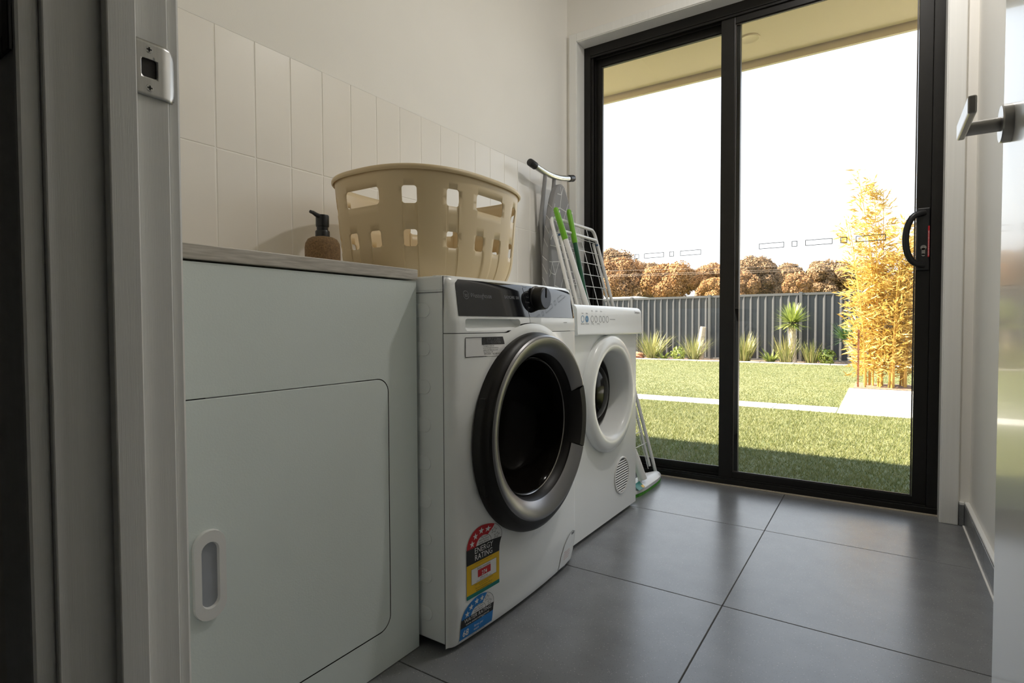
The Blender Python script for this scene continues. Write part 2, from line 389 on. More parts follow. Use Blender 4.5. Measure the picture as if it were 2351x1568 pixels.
# architrave and reveal of the sliding door
t2 = thing('trim_2', 'white timber trim and reveal framing the black sliding door', 'trim', kind='structure')
AY = 2.575
MB().box(-1.346, FX0-.003, AY, YB, 0, FZ+.045).build('architrave_side', M['trim'], t2, bev=.003)
MB().box(FX1+.003, .245, AY, YB, 0, FZ+.045).build('architrave_side', M['trim'], t2, bev=.003)
MB().box(FX0-.003, FX1+.003, AY, YB, FZ+.003, FZ+.045).build('architrave_head', M['trim'], t2, bev=.003)
MB().box(FX0-.016, FX0, 2.58, 2.72, 0, FZ).build('reveal_side', M['trim'], t2, bev=.001)
MB().box(FX1, FX1+.016, 2.58, 2.72, 0, FZ).build('reveal_side', M['trim'], t2, bev=.001)
MB().box(FX0, FX1, 2.58, 2.72, FZ, FZ+.016).build('reveal_head', M['trim'], t2, bev=.001)

# ------------------------------------------------------------------ sliding door
d1 = thing('door_1', 'black aluminium sliding glass door looking onto the garden', 'door', (-.55, 2.70, 0), kind='structure')
bf = M['black_frame']
MB().box(FX0, FX0+.034, 2.66, 2.77, 0, FZ).box(FX0+.034, FX0+.046, 2.672, 2.682, .02, FZ-.04).box(FX0+.034, FX0+.046, 2.704, 2.712, .02, FZ-.04).build('side_jamb', bf, d1, bev=.0015)
MB().box(FX1-.034, FX1, 2.66, 2.77, 0, FZ).build('side_jamb', bf, d1, bev=.0015)
MB().box(FX0+.034, FX1-.034, 2.66, 2.77, FZ-.045, FZ).box(FX0+.034, FX1-.034, 2.664, 2.668, FZ-.056, FZ-.045).box(FX0+.034, FX1-.034, 2.699, 2.704, FZ-.056, FZ-.045).build('head', bf, d1, bev=.0015)
MB().box(FX0+.0, FX1-.0, 2.652, 2.80, 0.001, .028).box(FX0+.034, FX1-.034, 2.700, 2.705, .028, .038).box(FX0+.034, FX1-.034, 2.662, 2.665, .028, .034).build('sill', bf, d1, bev=.0015)
MB().box(FX0, FX1, 2.646, 2.652, .0005, .006).build('sill_trim', M['mortar'], d1)
# fixed panel (outer track) and sliding panel (inner track)
fp = MB().frame(FX0+.036, -.545, .030, FZ-.047, .038, .05, .034, .042, 2.712, 2.742).build('fixed_panel', bf, d1, bev=.0015)
sp = MB().box(FX1-.05, FX1-.030, 2.690, 2.697, .03, FZ-.05).frame(-.620, FX1-.0342, .030, FZ-.047, .060, .045, .030, .038, 2.672, 2.698).build('sliding_panel', bf, d1, bev=.0015)
pm = MB().box(FX0+.070, -.59, 2.725, 2.7265, .060, FZ-.085).build('pane', M['glass'], fp)
MB().box(-.565, FX1-.078, 2.686, 2.6875, .055, FZ-.082).build('pane', M['glass'], sp)
def bead(x0, x1, z0, z1, y, wd, m, par): MB().frame(x0, x1, z0, z1, wd, wd, wd, wd, y, y+.004).build('glazing_bead', m, par)
bead(-.5605, FX1-.0805, .0595, FZ-.0845, 2.6795, .005, mat('grey_bead', (.10, .09, .085), .3, .6, var=.05), sp)
bead(FX0+.0735, -.594, .0635, FZ-.0885, 2.7185, .0045, mat('grey_bead_2', (.06, .055, .05), .35, .5, var=.05), fp)
et = mat('etched_grey', (.07, .075, .085), .6, var=.05)
for x0, x1, p, y in ((-.456, -.355, sp, 2.6845), (-.325, -.303, sp, 2.6845), (-.273, -.172, sp, 2.6845), (-.143, -.119, sp, 2.6845), (-.089, .013, sp, 2.6845),
                     (-1.187, -1.072, fp, 2.7235), (-1.050, -1.027, fp, 2.7235), (-.9985, -.898, fp, 2.7235), (-.871, -.848, fp, 2.7235), (-.818, -.718, fp, 2.7235)):
    MB().frame(x0, x1, 1.070, 1.0945, .0026, .0026, .0026, .0026, y, y+.001).build('etched_marker', et, p)
# pull handle: D-shaped bow on the closing stile
bow = []
for k in range(17):
    a = math.pi*(k/16); zz = 1.062+.098*math.cos(a); q = math.sin(a)
    bow.append((.128-.052*q**.8, 2.668-.022*q**.6, zz))
MB().tube([(.134, 2.672, 1.162)]+bow[1:-1]+[(.134, 2.672, .962)], [.014]+[.0115]*15+[.014], 12).build('pull_handle', M['black_plastic'], sp, smooth=True)
MB().box(.112, .1530, 2.6645, 2.672, .94, 1.18).build('handle_plate', M['black_plastic'], sp, bev=.004)
lk = MB().lathe([(0, 2.6625), (.0095, 2.6625), (.0095, 2.668)], (.133, 1.028), 'y', 24).box(.1275, .1385, 2.6625, 2.668, 1.0, 1.026)
lk.lathe([(0, 2.6625), (.0055, 2.6625), (.0055, 2.668)], (.133, 1.0), 'y', 18)
MB().add(lk.v, lk.f).build('lock_cylinder', M['satin'], sp, smooth=True)
MB().box(.1325, .1335, 2.6618, 2.6625, 1.022, 1.034).build('key_slot', M['ink'], sp)
MB().box(.1465, .1515, 2.6636, 2.6642, .992, 1.110).build('warning_strip', M['red'], sp)
wt = MB(); put_text(wt, 'CAUTION KEEP KEY IN LOCK WHEN OCCUPIED',   .0044, .1506, .996, lambda u, v: (u, 2.6632, v), rot=math.pi/2)
wt.build('warning_lettering', M['sticker'], sp, fixn=False)

# ------------------------------------------------------------------ doorway lining, strike plate
XJ = -.600
t1 = thing('trim_1', 'white door jamb and trims of the doorway with a metal strike plate', 'trim', (XJ, .24, 0), kind='structure')
MB().box(XJ-.025, XJ, YN0-.0005, YN1+.0005, 0, 2.06).build('jamb', M['trim'], t1, bev=.0015)
MB().box(XJ, XJ+.012, .226, .251, 0, 2.045).build('stop', M['trim'], t1, bev=.0015)
MB().box(-.672, XJ-.005, YN1, .298, 0, 2.11).build('architrave', M['trim'], t1, bev=.003)
MB().box(-.676, XJ-.005, .1655, YN0, 0, 2.11).build('architrave', M['trim'], t1, bev=.003)
MB().box(.205, .23, YN0-.0005, YN1+.0005, 0, 2.06).box(XJ-.025, .23, YN0-.0005, YN1+.0005, 2.045, 2.07).build('jamb', M['trim'], t1, bev=.0015)
MB().box(.21, .275, YN1, .298, 0, 2.11).build('architrave', M['trim'], t1, bev=.003)
MB().box(.21, .28, .1655, YN0, 0, 2.11).build('architrave', M['trim'], t1, bev=.003)
MB().box(-.676, .28, .1655, YN0, 2.05, 2.115).build('architrave', M['trim'], t1, bev=.003)
# strike plate: sheet bent round the jamb edge, with its latch hole
def sp_map(u, v):   # u along +Y, v = z, lip curls towards -X past the jamb edge
    x = XJ+.0012
    if u > .281: x = XJ+.0012-.0009-(u-.281)**2*60
    return (x, u, v)
pl = rrect(.2525, .294, .9605, 1.0135, .008, 6)
pl = [(u, v) for u, v in pl]
key = [(.2525, .9605), (.283, .9605)]+[(.283+.0125*math.sin(t), .987-.0265*math.cos(t)) for t in lin(0.25, math.pi-.25, 14)]+[(.283, 1.0135), (.2525, 1.0135)]
hole = rrect(.2585, .2725, .9785, .9965, .0025, 3)
P2, F2 = sheet(lin(.2525, .2955, 16), lin(.9605, 1.0135, 16), [hole], keep=key)
pp = MB().add([sp_map(*p) for p in P2], F2).build('strike_plate', M['steel'], t1, smooth=True, fixn=False)
so = pp.modifiers.new('s', 'SOLIDIFY'); so.thickness = .0013; so.offset = 1
MB().box(XJ-.014, XJ-.0012, .259, .272, .979, .996, '+x').build('latch_pocket', mat('pocket_brown', (.05, .042, .035), .7, var=.2), pp)
MB().box(XJ-.002, XJ+.0008, .2585, .2725, .9785, .9965).build('latch_pocket', mat('pocket_dark', (.035, .03, .026), .6, var=.3, scale=90), pp)
for zz in (.9685, 1.0055):
    MB().lathe([(0, XJ+.0032), (.0030, XJ+.0031), (.0036, XJ+.0024), (.0036, XJ)], (.2655, zz), 'x', 20).build('screw', M['steel'], pp, smooth=True)
    MB().box(XJ+.003, XJ+.0034, .2633, .2677, zz-.0006, zz+.0006).box(XJ+.003, XJ+.0034, .2649, .2661, zz-.0022, zz+.0022).build('screw_slot', M['ink'], pp)
# black-edged plate on the hallway face of the door trim
pf = thing('wall_plate', 'black-edged grey plate fixed to the hallway face of the door trim, upper left', 'plate', (-.64, .164, 1.06))
MB().frame(-.672, -.6074, .9675, 1.16, .015, .015, .015, .015, .1622, .1654).build('plate_border', M['black_plastic'], pf, bev=.0008)
MB().box(-.657, -.6224, .1636, .1654, .9825, 1.145).build('plate_centre', mat('grey_plate', (.2, .2, .19), .6, var=.1), pf)

# ------------------------------------------------------------------ interior leaf
d2 = thing('door_2', 'white laundry door standing open against the side wall with lever handle', 'door', (.165, .70, 0), kind='structure')
MB().box(.147, .182, .292, 1.092, .008, 2.04).build('leaf', mat('white_door_enamel', (.82, .82, .81), .25, var=.01, scale=4, coat=.3), d2, bev=.0015)
hy, hz = 1.030, 1.013
MB().lathe([(0, .1352), (.0245, .1352), (.0258, .137), (.0258, .147)], (hy, hz), 'x', 40).build('rose', M['satin'], d2, smooth=True)
MB().lathe([(.0095, .095), (.0095, .136)], (hy, hz), 'x', 28).build('lever_neck', M['satin'], d2, smooth=True)
MB().box(.0885, .098, .915, hy+.012, hz-.0115, hz+.0115).build('lever', M['satin'], d2, bev=.0022)

# ------------------------------------------------------------------ laundry cabinet and worktop
XF = -.873
cb = thing('laundry_cabinet', 'white laundry trough cabinet with round-cornered door left of the washing machine', 'cabinet', (-1.11, .615, 0))
dy0, dy1, dz0, dz1 = .345, .842, .088, .6235
hole = rrect(dy0-.002, dy1+.002, dz0-.002, dz1+.002, .031, 8)
P2, F2 = sheet([.30, .33, .5, .7, .88, .931], [.002, .05, .3, .5, .7, .835], [hole])
o = MB().add([(XF, u, v) for u, v in P2], F2).box(-1.35, XF, .30, .931, .002, .835, '+x').build('body', M['cab'], cb, fixn=False)
MB().box(-1.34, XF-.020, .31, .921, .02, .82).build('gap_shade_block', M['dark'], cb)  # near-black block stands in for the shade inside the door gap
door = MB().prism(rrect(dy0, dy1, dz0, dz1, .029, 8), lambda u, v: (XF+.0005, u, v), lambda u, v: (XF-.017, u, v)).build('door', M['cab'], cb, bev=.0012)
MB().box(XF-.019, XF-.004, .46, .758, dz1+.0002, dz1+.0016).build('door_seal', M['grey_plastic'], cb)
def pill(c0, hw, hh, n=10):
    y, z = c0; out = []
    for k in range(n+1): t = math.pi*k/n; out.append((y+hw*math.cos(t), z+hh-hw+hw*math.sin(t)))
    for k in range(n+1): t = math.pi+math.pi*k/n; out.append((y+hw*math.cos(t), z-hh+hw+hw*math.sin(t)))
    return out
hc = (.4575, .348)
outp = pill(hc, .0255, .0715); inp = pill(hc, .0140, .0525)
n_ = len(outp)
hb = MB()
hb.add([(XF+.0008, *p) for p in outp]+[(XF+.0065, hc[0]+(p[0]-hc[0])*.97, hc[1]+(p[1]-hc[1])*.985) for p in outp]+[(XF+.0065, *p) for p in inp]+[(XF+.001, hc[0]+(p[0]-hc[0])*.9, hc[1]+(p[1]-hc[1])*.97) for p in inp],
       [(a*n_+i, a*n_+(i+1) % n_, (a+1)*n_+(i+1) % n_, (a+1)*n_+i) for a in range(3) for i in range(n_)])
hd = hb.build('recessed_handle', M['whitep'], door, smooth=True, label='white oval recessed handle')
MB().prism(inp, lambda u, v: (XF+.0012, u, v), lambda u, v: (XF+.0006, u, v)).build('handle_recess', mat('recess_grey', (.36, .38, .42), .5, var=.05), door)
wt_ = MB().box(XL-.001, XF+.004, .302, .933, .8385, .862).build('worktop', M['worktop'], None, bev=.0015)
tag(wt_, 'streaked grey-brown laminate worktop on the white laundry cabinet', 'worktop')

# ------------------------------------------------------------------ soap dispenser
sd = thing('soap_dispenser', 'brown woven soap dispenser with black pump on the worktop', 'dispenser', (-1.055, .822, .8625))
c = (-1.055, .822)
MB().lathe([(0, .8628), (.033, .8628), (.0375, .8665), (.0385, .875), (.0385, .912), (.037, .922), (.032, .931), (.024, .9355), (.014, .9375), (0, .938)], c, 'z', 48).build('bottle', M['cork'], sd, smooth=True)
MB().lathe([(0, .9375), (.0158, .9375), (.0158, .949), (.0145, .951), (.0125, .951), (.0125, .9595), (.014, .960), (.0145, .963), (.0145, .9835), (.0135, .986), (0, .986)], c, 'z', 32).build('pump', M['black_plastic'], sd, smooth=True)
MB().tube([(c[0]+.002, c[1]-.006, .981), (c[0]+.004, c[1]-.020, .984), (c[0]+.006, c[1]-.030, .987), (c[0]+.007, c[1]-.037, .9875)], [.0055, .0048, .004, .0035], 12).build('nozzle', M['black_plastic'], sd, smooth=True)

# ------------------------------------------------------------------ laundry basket
bk = thing('laundry_basket', 'beige plastic laundry basket with square cut-outs on top of the washing machine', 'basket', (-1.073, 1.21, .8475))
BC, BA, BB, BN = (-1.073, 1.21), .265, .212, 2.6
def spow(t, n): return math.copysign(abs(t)**(2/n), t)
NT = 720
ring = [(BB*spow(math.cos(2*math.pi*k/NT), BN), BA*spow(math.sin(2*math.pi*k/NT), BN)) for k in range(NT+1)]
arc = [0.0]
for k in range(NT): arc.append(arc[-1]+math.dist(ring[k], ring[k+1]))
PER = arc[-1]
def at_s(s):
    s %= PER; k = int(np.searchsorted(arc, s)) or 1
    t = (s-arc[k-1])/max(1e-9, arc[k]-arc[k-1])
    return (ring[k-1][0]*(1-t)+ring[k][0]*t, ring[k-1][1]*(1-t)+ring[k][1]*t)
ZB, ZT = .8475, 1.118
strips = []
holes = []
for q in range(4):
    c0 = q*PER/4
    holes.append(rrect(c0-.060, c0+.060, 1.030, 1.072, .009))
    for off, up in ((-.0415, 0), (.0415, 0), (-.140, 1), (.140, 1)):
        s0 = (c0+off)
        holes.append(rrect(s0-.0175, s0+.0175, .9285, .9685, .007))
        if up: holes.append(rrect(s0-.0185, s0+.0185, 1.030, 1.071, .007))
        strips.append((s0-.0185, s0+.0185, 1.05 if up else .95))
S0 = -PER/8      # seam midway between two columns
def scale_at(z):
    t = (z-ZB)/(ZT-ZB)
    if t < 0: t = 0
    base = .905+.095*t
    if t < .30: base -= .085*(1-t/.30)**2.2
    return base
def bmap(s, z, inset=0.0):
    p = at_s(s); k = scale_at(z); d = 0.0
    for a, b, zt in strips:
        if z < zt:
            for sh in (-PER, 0, PER):
                if a-.0004 < s+sh < b+.0004: d = .0022
    L = math.hypot(*p); k2 = k-(d+inset)/L
    return (BC[0]+p[0]*k2, BC[1]+p[1]*k2, z)
us = set(np.round(np.linspace(S0, S0+PER, 181), 5))
for a, b, zt in strips:
    for sh in (0, PER, -PER):
        for uu in (a-.0012, a, b, b+.0012):
            if S0 < uu+sh < S0+PER: us.add(round(uu+sh, 5))
hs = []
for hpoly in holes:
    for sh in (0, PER, -PER):
        hp = [(u+sh, v) for u, v in hpoly]
        if min(u for u, v in hp) > S0 and max(u for u, v in hp) < S0+PER: hs.append(hp)
vs_ = [ZB+.0025, ZB+.006, ZB+.012, .870, .884, .90, .915, .9285, .9485, .9685, .99, 1.01, 1.03, 1.05, 1.071, 1.09, 1.105, ZT]
P2, F2 = sheet(sorted(us), vs_, hs)
bo = MB().add([bmap(u, v) for u, v in P2], F2).build('wall', M['basket'], bk, fixn=False, smooth=True, ang=28)
bmx = bmesh.new(); bmx.from_mesh(bo.data); bmesh.ops.remove_doubles(bmx, verts=bmx.verts, dist=.0004); bmesh.ops.recalc_face_normals(bmx, faces=bmx.faces)
bmx.to_mesh(bo.data); bmx.free()
so = bo.modifiers.new('s', 'SOLIDIFY'); so.thickness = .0024; so.offset = -1
rim = []
prof = [(-.002, -.006), (.0045, -.010), (.0075, -.007), (.0075, -.002), (.005, .0025), (.001, .0035), (-.0025, .002)]
NS = 160
for k in range(NS):
    p = at_s(k*PER/NS); L = math.hypot(*p)
    for d, dz in prof: rim.append((BC[0]+p[0]*(1+d/L), BC[1]+p[1]*(1+d/L), ZT+dz))
m_ = len(prof)
MB().add(rim, [(k*m_+i, ((k+1) % NS)*m_+i, ((k+1) % NS)*m_+(i+1) % m_, k*m_+(i+1) % m_) for k in range(NS) for i in range(m_)]).build('rim', M['basket'], bk, smooth=True, ang=60)
base = [bmap(k*PER/120, ZB+.003, .0) for k in range(120)]
MB().add(base+[(x, y, z+.0025) for x, y, z in base], [tuple(range(120)), tuple(range(239, 119, -1))]+[(i, (i+1) % 120, 120+(i+1) % 120, 120+i) for i in range(120)]).build('base', M['basket'], bk)

# ------------------------------------------------------------------ washing machine
WY0, WY1, WX = .941, 1.545, -.803
DC = (1.243, .462)
wm = thing('washing_machine', 'white front-loading washing machine with dark round door and energy stickers', 'washing machine', (-1.07, 1.243, 0))
def wx(y, z):
    t = (y-1.243)/.302
    x = -.7805+.0165*(1-t*t)
    d = min(y-WY0, WY1-y); R = .024
    if d < R: x -= R*(1-math.sqrt(max(0, 1-(1-max(d, 0)/R)**2)))
    if z < .105: x -= .013*((.105-z)/.105)
    if z < .03: x -= .006*((.03-z)/.03)**2
    r = math.hypot(y-DC[0], z-DC[1])
    x += .011*math.exp(-((r-.262)/.022)**2) if r > .262 else .011
    return max(x, -.8025)
def wpanel(y, z):      # top fascia leaning back a little
    t = (y-1.243)/.302
    x = -.7805+.0165*(1-t*t)
    d = min(y-WY0, WY1-y); R = .024
    if d < R: x -= R*(1-math.sqrt(max(0, 1-(1-max(d, 0)/R)**2)))
    if z > .745: x -= .20*(z-.745)
    if z > .838: x -= .9*(z-.838)
    return x
MB().box(-1.335, WX-.0006, WY0+.001, WY1-.001, .020, .8455, '+x').build('body', M['white'], wm, bev=.003)
ysd = [WY0, WY0+.0008, WY0+.003, WY0+.007, WY0+.013, WY0+.02, WY0+.03]
ysd = ysd+lin(WY0+.045, WY1-.045, 40)+[WY0+WY1-q for q in ysd[::-1]]
def arch_z(y):          # joint between drawer fascia and front, rising over the door
    rr = .2795; dz = rr*rr-(y-DC[0])**2
    a = DC[1]+math.sqrt(dz) if dz > 0 else 0
    return .7185+max(0, a-.7185)
zsd = [.012, .014, .018, .024, .03, .045, .07, .09, .105, .12, .135, .15]+lin(.165, .705, 40)
seam = [(y, arch_z(y)) for y in ysd]
hole = circle(DC[0], DC[1], .205, 64)
# front below the seam
pts_z = zsd+[.71]
P2, F2 = sheet(ysd, lin(.012, .745, 60), [hole])
keep = [(WY0-.01, .0), (WY1+.01, .0)]+[(WY1+.01, .7175)]+[(y, z-.0007) for y, z in seam[::-1]]+[(WY0-.01, .7175)]
# cut exactly along the seam: rebuild with constrained edges
def cut_sheet(us, vs, holes, lower):
    pts = []; edges = []
    for h in holes:
        b = len(pts); pts += [Vector(p) for p in h]; edges += [(b+i, b+(i+1) % len(h)) for i in range(len(h))]
    b = len(pts); off = -.0008 if lower else .0008
    line = [(y, arch_z(y)+off) for y in sorted(set(us) | set(lin(.99, 1.50, 60)))]
    if lower: pts += [Vector(p) for rr in (.225, .245, .262, .268, .274, .280, .287, .295, .305, .318) for p in circle(DC[0], DC[1], rr, 88) if WY0+.004 < p[0] < WY1-.004 and .014 < p[1] < arch_z(p[0])+off-.003]
    b = len(pts)
    pts += [Vector(p) for p in line]; edges += [(b+i, b+i+1) for i in range(len(line)-1)]
    for u in us:
        for v in vs:
            if any(inpoly((u, v), h) for h in holes): continue
            dv = v-(arch_z(u)+off)
            if (lower and dv < -.002) or (not lower and dv > .002): pts.append(Vector((u, v)))
    P, E, F, *_ = delaunay_2d_cdt(pts, edges, [], 0, 1e-6); out = []
    for t in F:
        c = sum((P[i] for i in t), Vector((0, 0)))/len(t)
        if any(inpoly(c, h) for h in holes): continue
        if (lower and c.y < arch_z(c.x)+off) or (not lower and c.y > arch_z(c.x)+off): out.append(tuple(t))
    return [tuple(p) for p in P], out
P2, F2 = cut_sheet(ysd, zsd, [hole], True)
MB().add([(wx(u, v), u, v) for u, v in P2], F2).build('front_panel', M['white'], wm, fixn=False, smooth=True, ang=50)
GY = 1.243      # joint between drawer and control half
rec = rrect(.985, 1.196, .7235, .7515, .009, 5)
P2, F2 = cut_sheet(sorted(set(ysd+[GY-.0008, GY+.0008])), lin(.719, .8475, 22), [rec], False)
F2 = [t for t in F2 if not (GY-.0009 < sum(P2[i][0] for i in t)/3 < GY+.0009 and sum(P2[i][1] for i in t)/3 < .757)]
MB().add([(wpanel(u, v), u, v) for u, v in P2], F2).build('control_fascia', M['white'], wm, fixn=False, smooth=True, ang=50)
MB().box(WX-.0007, WX+.0003, WY0+.0015, WY1-.0015, .705, .760).build('joint_backing', mat('joint_grey', (.16, .165, .17), .6, var=.05), wm)
# finger recess of the drawer
rv = MB(); n_ = len(rec)
rv.add([(wpanel(*p), *p) for p in rec]+[(wpanel(*p)-.026*(.25+.75*(p[1]-.7235)/.028), 1.09+(p[0]-1.09)*.93, p[1]+(.004 if p[1] < .735 else 0)) for p in rec],
       [(i, (i+1) % n_, n_+(i+1) % n_, n_+i) for i in range(n_)]+[tuple(range(n_, 2*n_))])
rv.build('drawer_grip', M['white'], wm, smooth=True, ang=50)
# top lid
MB().box(-1.335, -.805, WY0, WY1, .812, .8468).build('lid', M['white'], wm, bev=.004)
# dark glass fascia in two halves
def pan(u, v): return (wpanel(u, v)+.0012, u, v)
def panb(u, v): return (wpanel(u, v)-.002, u, v)
def slant(v): return GY-.012*(v-.757)/.082
for nm, a in (('drawer_glass', 0), ('display_glass', 1)):
    y0, y1 = (.9665, None) if a == 0 else (None, 1.5285)
    vs = []; fs = []; nu, nv = 24, 10
    for i in range(nu+1):
        for j in range(nv+1):
            v = .7575+(.8405-.7575)*j/nv; lo, hi = (y0, slant(v)-.0012) if a == 0 else (slant(v)+.0012, y1)
            inset = max(0, v-.828)
            q = .014*(1-math.sqrt(max(0, 1-(inset/.0127)**2)))
            lo2 = lo+q+.006*(v-.7575)/.083 if a == 0 else lo; hi2 = hi if a == 0 else hi-q-.006*(v-.7575)/.083
            u = lo2+(hi2-lo2)*i/nu; vs.append(pan(u, v))
    fs = [(i*(nv+1)+j, (i+1)*(nv+1)+j, (i+1)*(nv+1)+j+1, i*(nv+1)+j+1) for i in range(nu) for j in range(nv)]
    g = MB().add(vs, fs).build(nm, M['panel'], wm, fixn=False, smooth=True)
    if a == 0: dg = g
    else: sg = g
lin2 = MB()
quad_decal(lin2, (slant(.7575)-.0014, .7575), (slant(.7575)+.0014, .7575), (slant(.8405)+.0014, .8405), (slant(.8405)-.0014, .8405), lambda u, v: (wpanel(u, v)+.0006, u, v), 1, 8)
lin2.build('glass_joint', M['ink'], wm, fixn=False)
def pfn(u, v): return (wpanel(u, v)+.0016, u, v)
lg = MB()
arc_decal(lg, 1.000, .8055, .0085, .0096, 0, 360, pfn, 28)
line_decal(lg, [(.9945, .8085), (.9968, .8030), (1.000, .8075), (1.0032, .8030), (1.0055, .8085)], .0010, pfn)
line_decal(lg, [(.9955, .8015), (1.0045, .8015)], .0010, pfn)
put_text(lg, 'Westinghouse', .0155, 1.0135, .8005, pfn, sx=.86)
lg.build('maker_mark', M['print'], dg, fixn=False, label='grey maker name and ringed letter mark')
l2 = MB(); put_text(l2, 'EASYCARE  500', .0105, 1.142, .8025, pfn, sx=.9); l2.build('model_lettering', M['print'], dg, fixn=False)
# program knob
KX = wpanel(1.292, .808)
kb = MB().lathe([(.0335, KX), (.0335, KX+.004), (.0312, KX+.006), (.0305, KX+.024), (.0292, KX+.031), (.0275, KX+.0325), (0, KX+.0325)], (1.292, .808), 'x', 56).build('program_knob', M['black_plastic'], wm, smooth=True)
MB().lathe([(0, KX+.0330), (.0265, KX+.0330), (.0268, KX+.0322)], (1.292, .808), 'x', 48).build('knob_face', mat('spun_dark_metal', (.06, .065, .08), .25, .8, var=.2, scale=60), kb, smooth=True)
MB().box(KX+.0325, KX+.0350, 1.2905, 1.2935, .809, .8345).build('knob_pointer', M['ink'], kb, bev=.0005)
kt = MB()
for k, s in enumerate(('Cotton', 'Quick', 'Wool', 'Delicates', 'Spin')):
    put_text(kt, s, .0058, 1.2535, .835-.0135*k, pfn, 'RIGHT')
kt.build('program_lettering', M['print'], sg, fixn=False)
MB().box(wpanel(1.452, .744)+.0001, wpanel(1.452, .744)+.0008, 1.440, 1.462, .7432, .7448).build('indicator_slot', mat('slot_grey', (.35, .36, .36), .5, var=.05), wm)
# side: pressed D-shaped ribs and the front joint line
for k in range(9):
    zc = .7705-.0866*k
    dpoly = [(-.886, zc-.016), (-.858, zc-.016)]+[(-.858+.016*math.sin(t), zc-.016*math.cos(t)) for t in lin(.2, math.pi-.2, 8)]+[(-.858, zc+.016), (-.886, zc+.016)]
    MB().prism(dpoly, lambda u, v: (u, WY0-.0012, v), lambda u, v: (u, WY0+.0012, v)).build('side_rib', M['white'], wm, bev=.001)
MB().box(WX-.0012, WX+.0004, WY0-.0003, WY0+.002, .02, .845).build('side_joint', mat('joint_dark', (.10, .10, .105), .6, var=.05), wm)
MB().box(-.886, WX-.001, WY0-.0004, WY0+.002, .8095, .8108).build('lid_joint', mat('joint_dark_2', (.10, .10, .105), .6, var=.05), wm)
for fx in (-1.28, -.85):
    for fy in (WY0+.06, WY1-.06): MB().lathe([(0, .0006), (.024, .0006), (.026, .006), (.018, .021)], (fx, fy), 'z', 20).build('foot', M['rubber'], wm, smooth=True)
# door: dark outer body, silver ring with a finger cut-out, dark glass bowl
SZ = .474
wd = MB().lathe([(.256, -.760), (.256, -.745), (.252, -.734), (.245, -.728), (.240, -.7245)], DC, 'x', 96)
nn = 96
vs = []
ang_f = lambda an: abs((an+math.pi) % (2*math.pi)-math.pi)
lo = [((.240, -.7245, DC[1])), (.2345, -.7185, SZ), (.206, -.7300, SZ), (.190, -.743, SZ), (.184, -.754, SZ), (.178, -.770, SZ)]
for rr, x, zc in lo:
    for k in range(nn):
        an = 2*math.pi*k/nn; rk = rr
        vs.append((x, DC[0]+rk*math.cos(an), zc+rk*math.sin(an)))
wd.add(vs, [(i*nn+k, i*nn+(k+1) % nn, (i+1)*nn+(k+1) % nn, (i+1)*nn+k) for i in range(len(lo)-1) for k in range(nn)])
dr = wd.build('door', M['darkring'], wm, smooth=True, ang=50)
g0 = math.radians(23)
MB().lathe([(.2365, -.7190), (.233, -.7155), (.227, -.7150), (.1935, -.7318), (.1905, -.7345)], (DC[0], SZ), 'x', 84, g0, 2*math.pi-g0).build('silver_ring', M['ring'], dr, smooth=True, ang=40)
MB().lathe([(.237, -.7185), (.230, -.7140), (.209, -.7165), (.1965, -.7285), (.186, -.748)], (DC[0], SZ), 'x', 20, -g0*.98, g0*.98).build('finger_grip', M['darkring'], dr, smooth=True)
MB().lathe([(.181, -.760), (.176, -.7585), (.172, -.762), (.166, -.79), (.150, -.83), (.128, -.855), (.09, -.868), (.04, -.873), (0, -.874)], (DC[0], SZ-.002), 'x', 72).build('glass_bowl', M['bowl'], dr, smooth=True, ang=60)
MB().lathe([(.178, -.759), (.1765, -.757), (.1745, -.759)], (DC[0], SZ-.002), 'x', 72).build('chrome_bead', mat('dark_chrome', (.20, .19, .18), .2, 1, var=.05), dr, smooth=True)
for zc in (.548, .372):
    yy = DC[0]-math.sqrt(.2535**2-(zc-DC[1])**2)
    MB().box(-.752, -.738, yy-.002, yy+.012, zc-.024, zc+.024).build('hinge_cover', M['darkring'], dr, bev=.002)
# filter flap
flap = [(1.424, .016), (1.430, .052), (1.448, .084), (1.476, .106), (1.503, .112), (1.521, .104), (1.526, .075), (1.523, .045), (1.512, .018), (1.47, .013)]
fm = MB(); poly_decal(fm, flap, lambda u, v: (wx(u, v)+.0016, u, v)); ff = fm.build('filter_flap', M['white'], wm, fixn=False)
fo = MB(); line_decal(fo, flap+[flap[0]], .0014, lambda u, v: (wx(u, v)+.0019, u, v)); fo.build('flap_joint', mat('joint_grey_2', (.22, .22, .23), .6, var=.05), ff, fixn=False)
fi = MB(); quad_decal(fi, (1.497, .100), (1.515, .100), (1.513, .107), (1.499, .107), lambda u, v: (wx(u, v)+.0022, u, v), 2, 1); fi.build('flap_notch', mat('notch_grey', (.2, .2, .21), .5, var=.05), ff, fixn=False)
ft = MB()
for k, s in enumerate(('Before opening', 'turn off and drain', 'hot water inside', 'wait until cool')):
    put_text(ft, s, .0062, 1.452, .058-.0072*k, lambda u, v: (wx(u, v)+.0022, u, v))
ft.build('flap_lettering', mat('pale_red_print', (.60, .25, .22), .5, var=.05), ff, fixn=False)
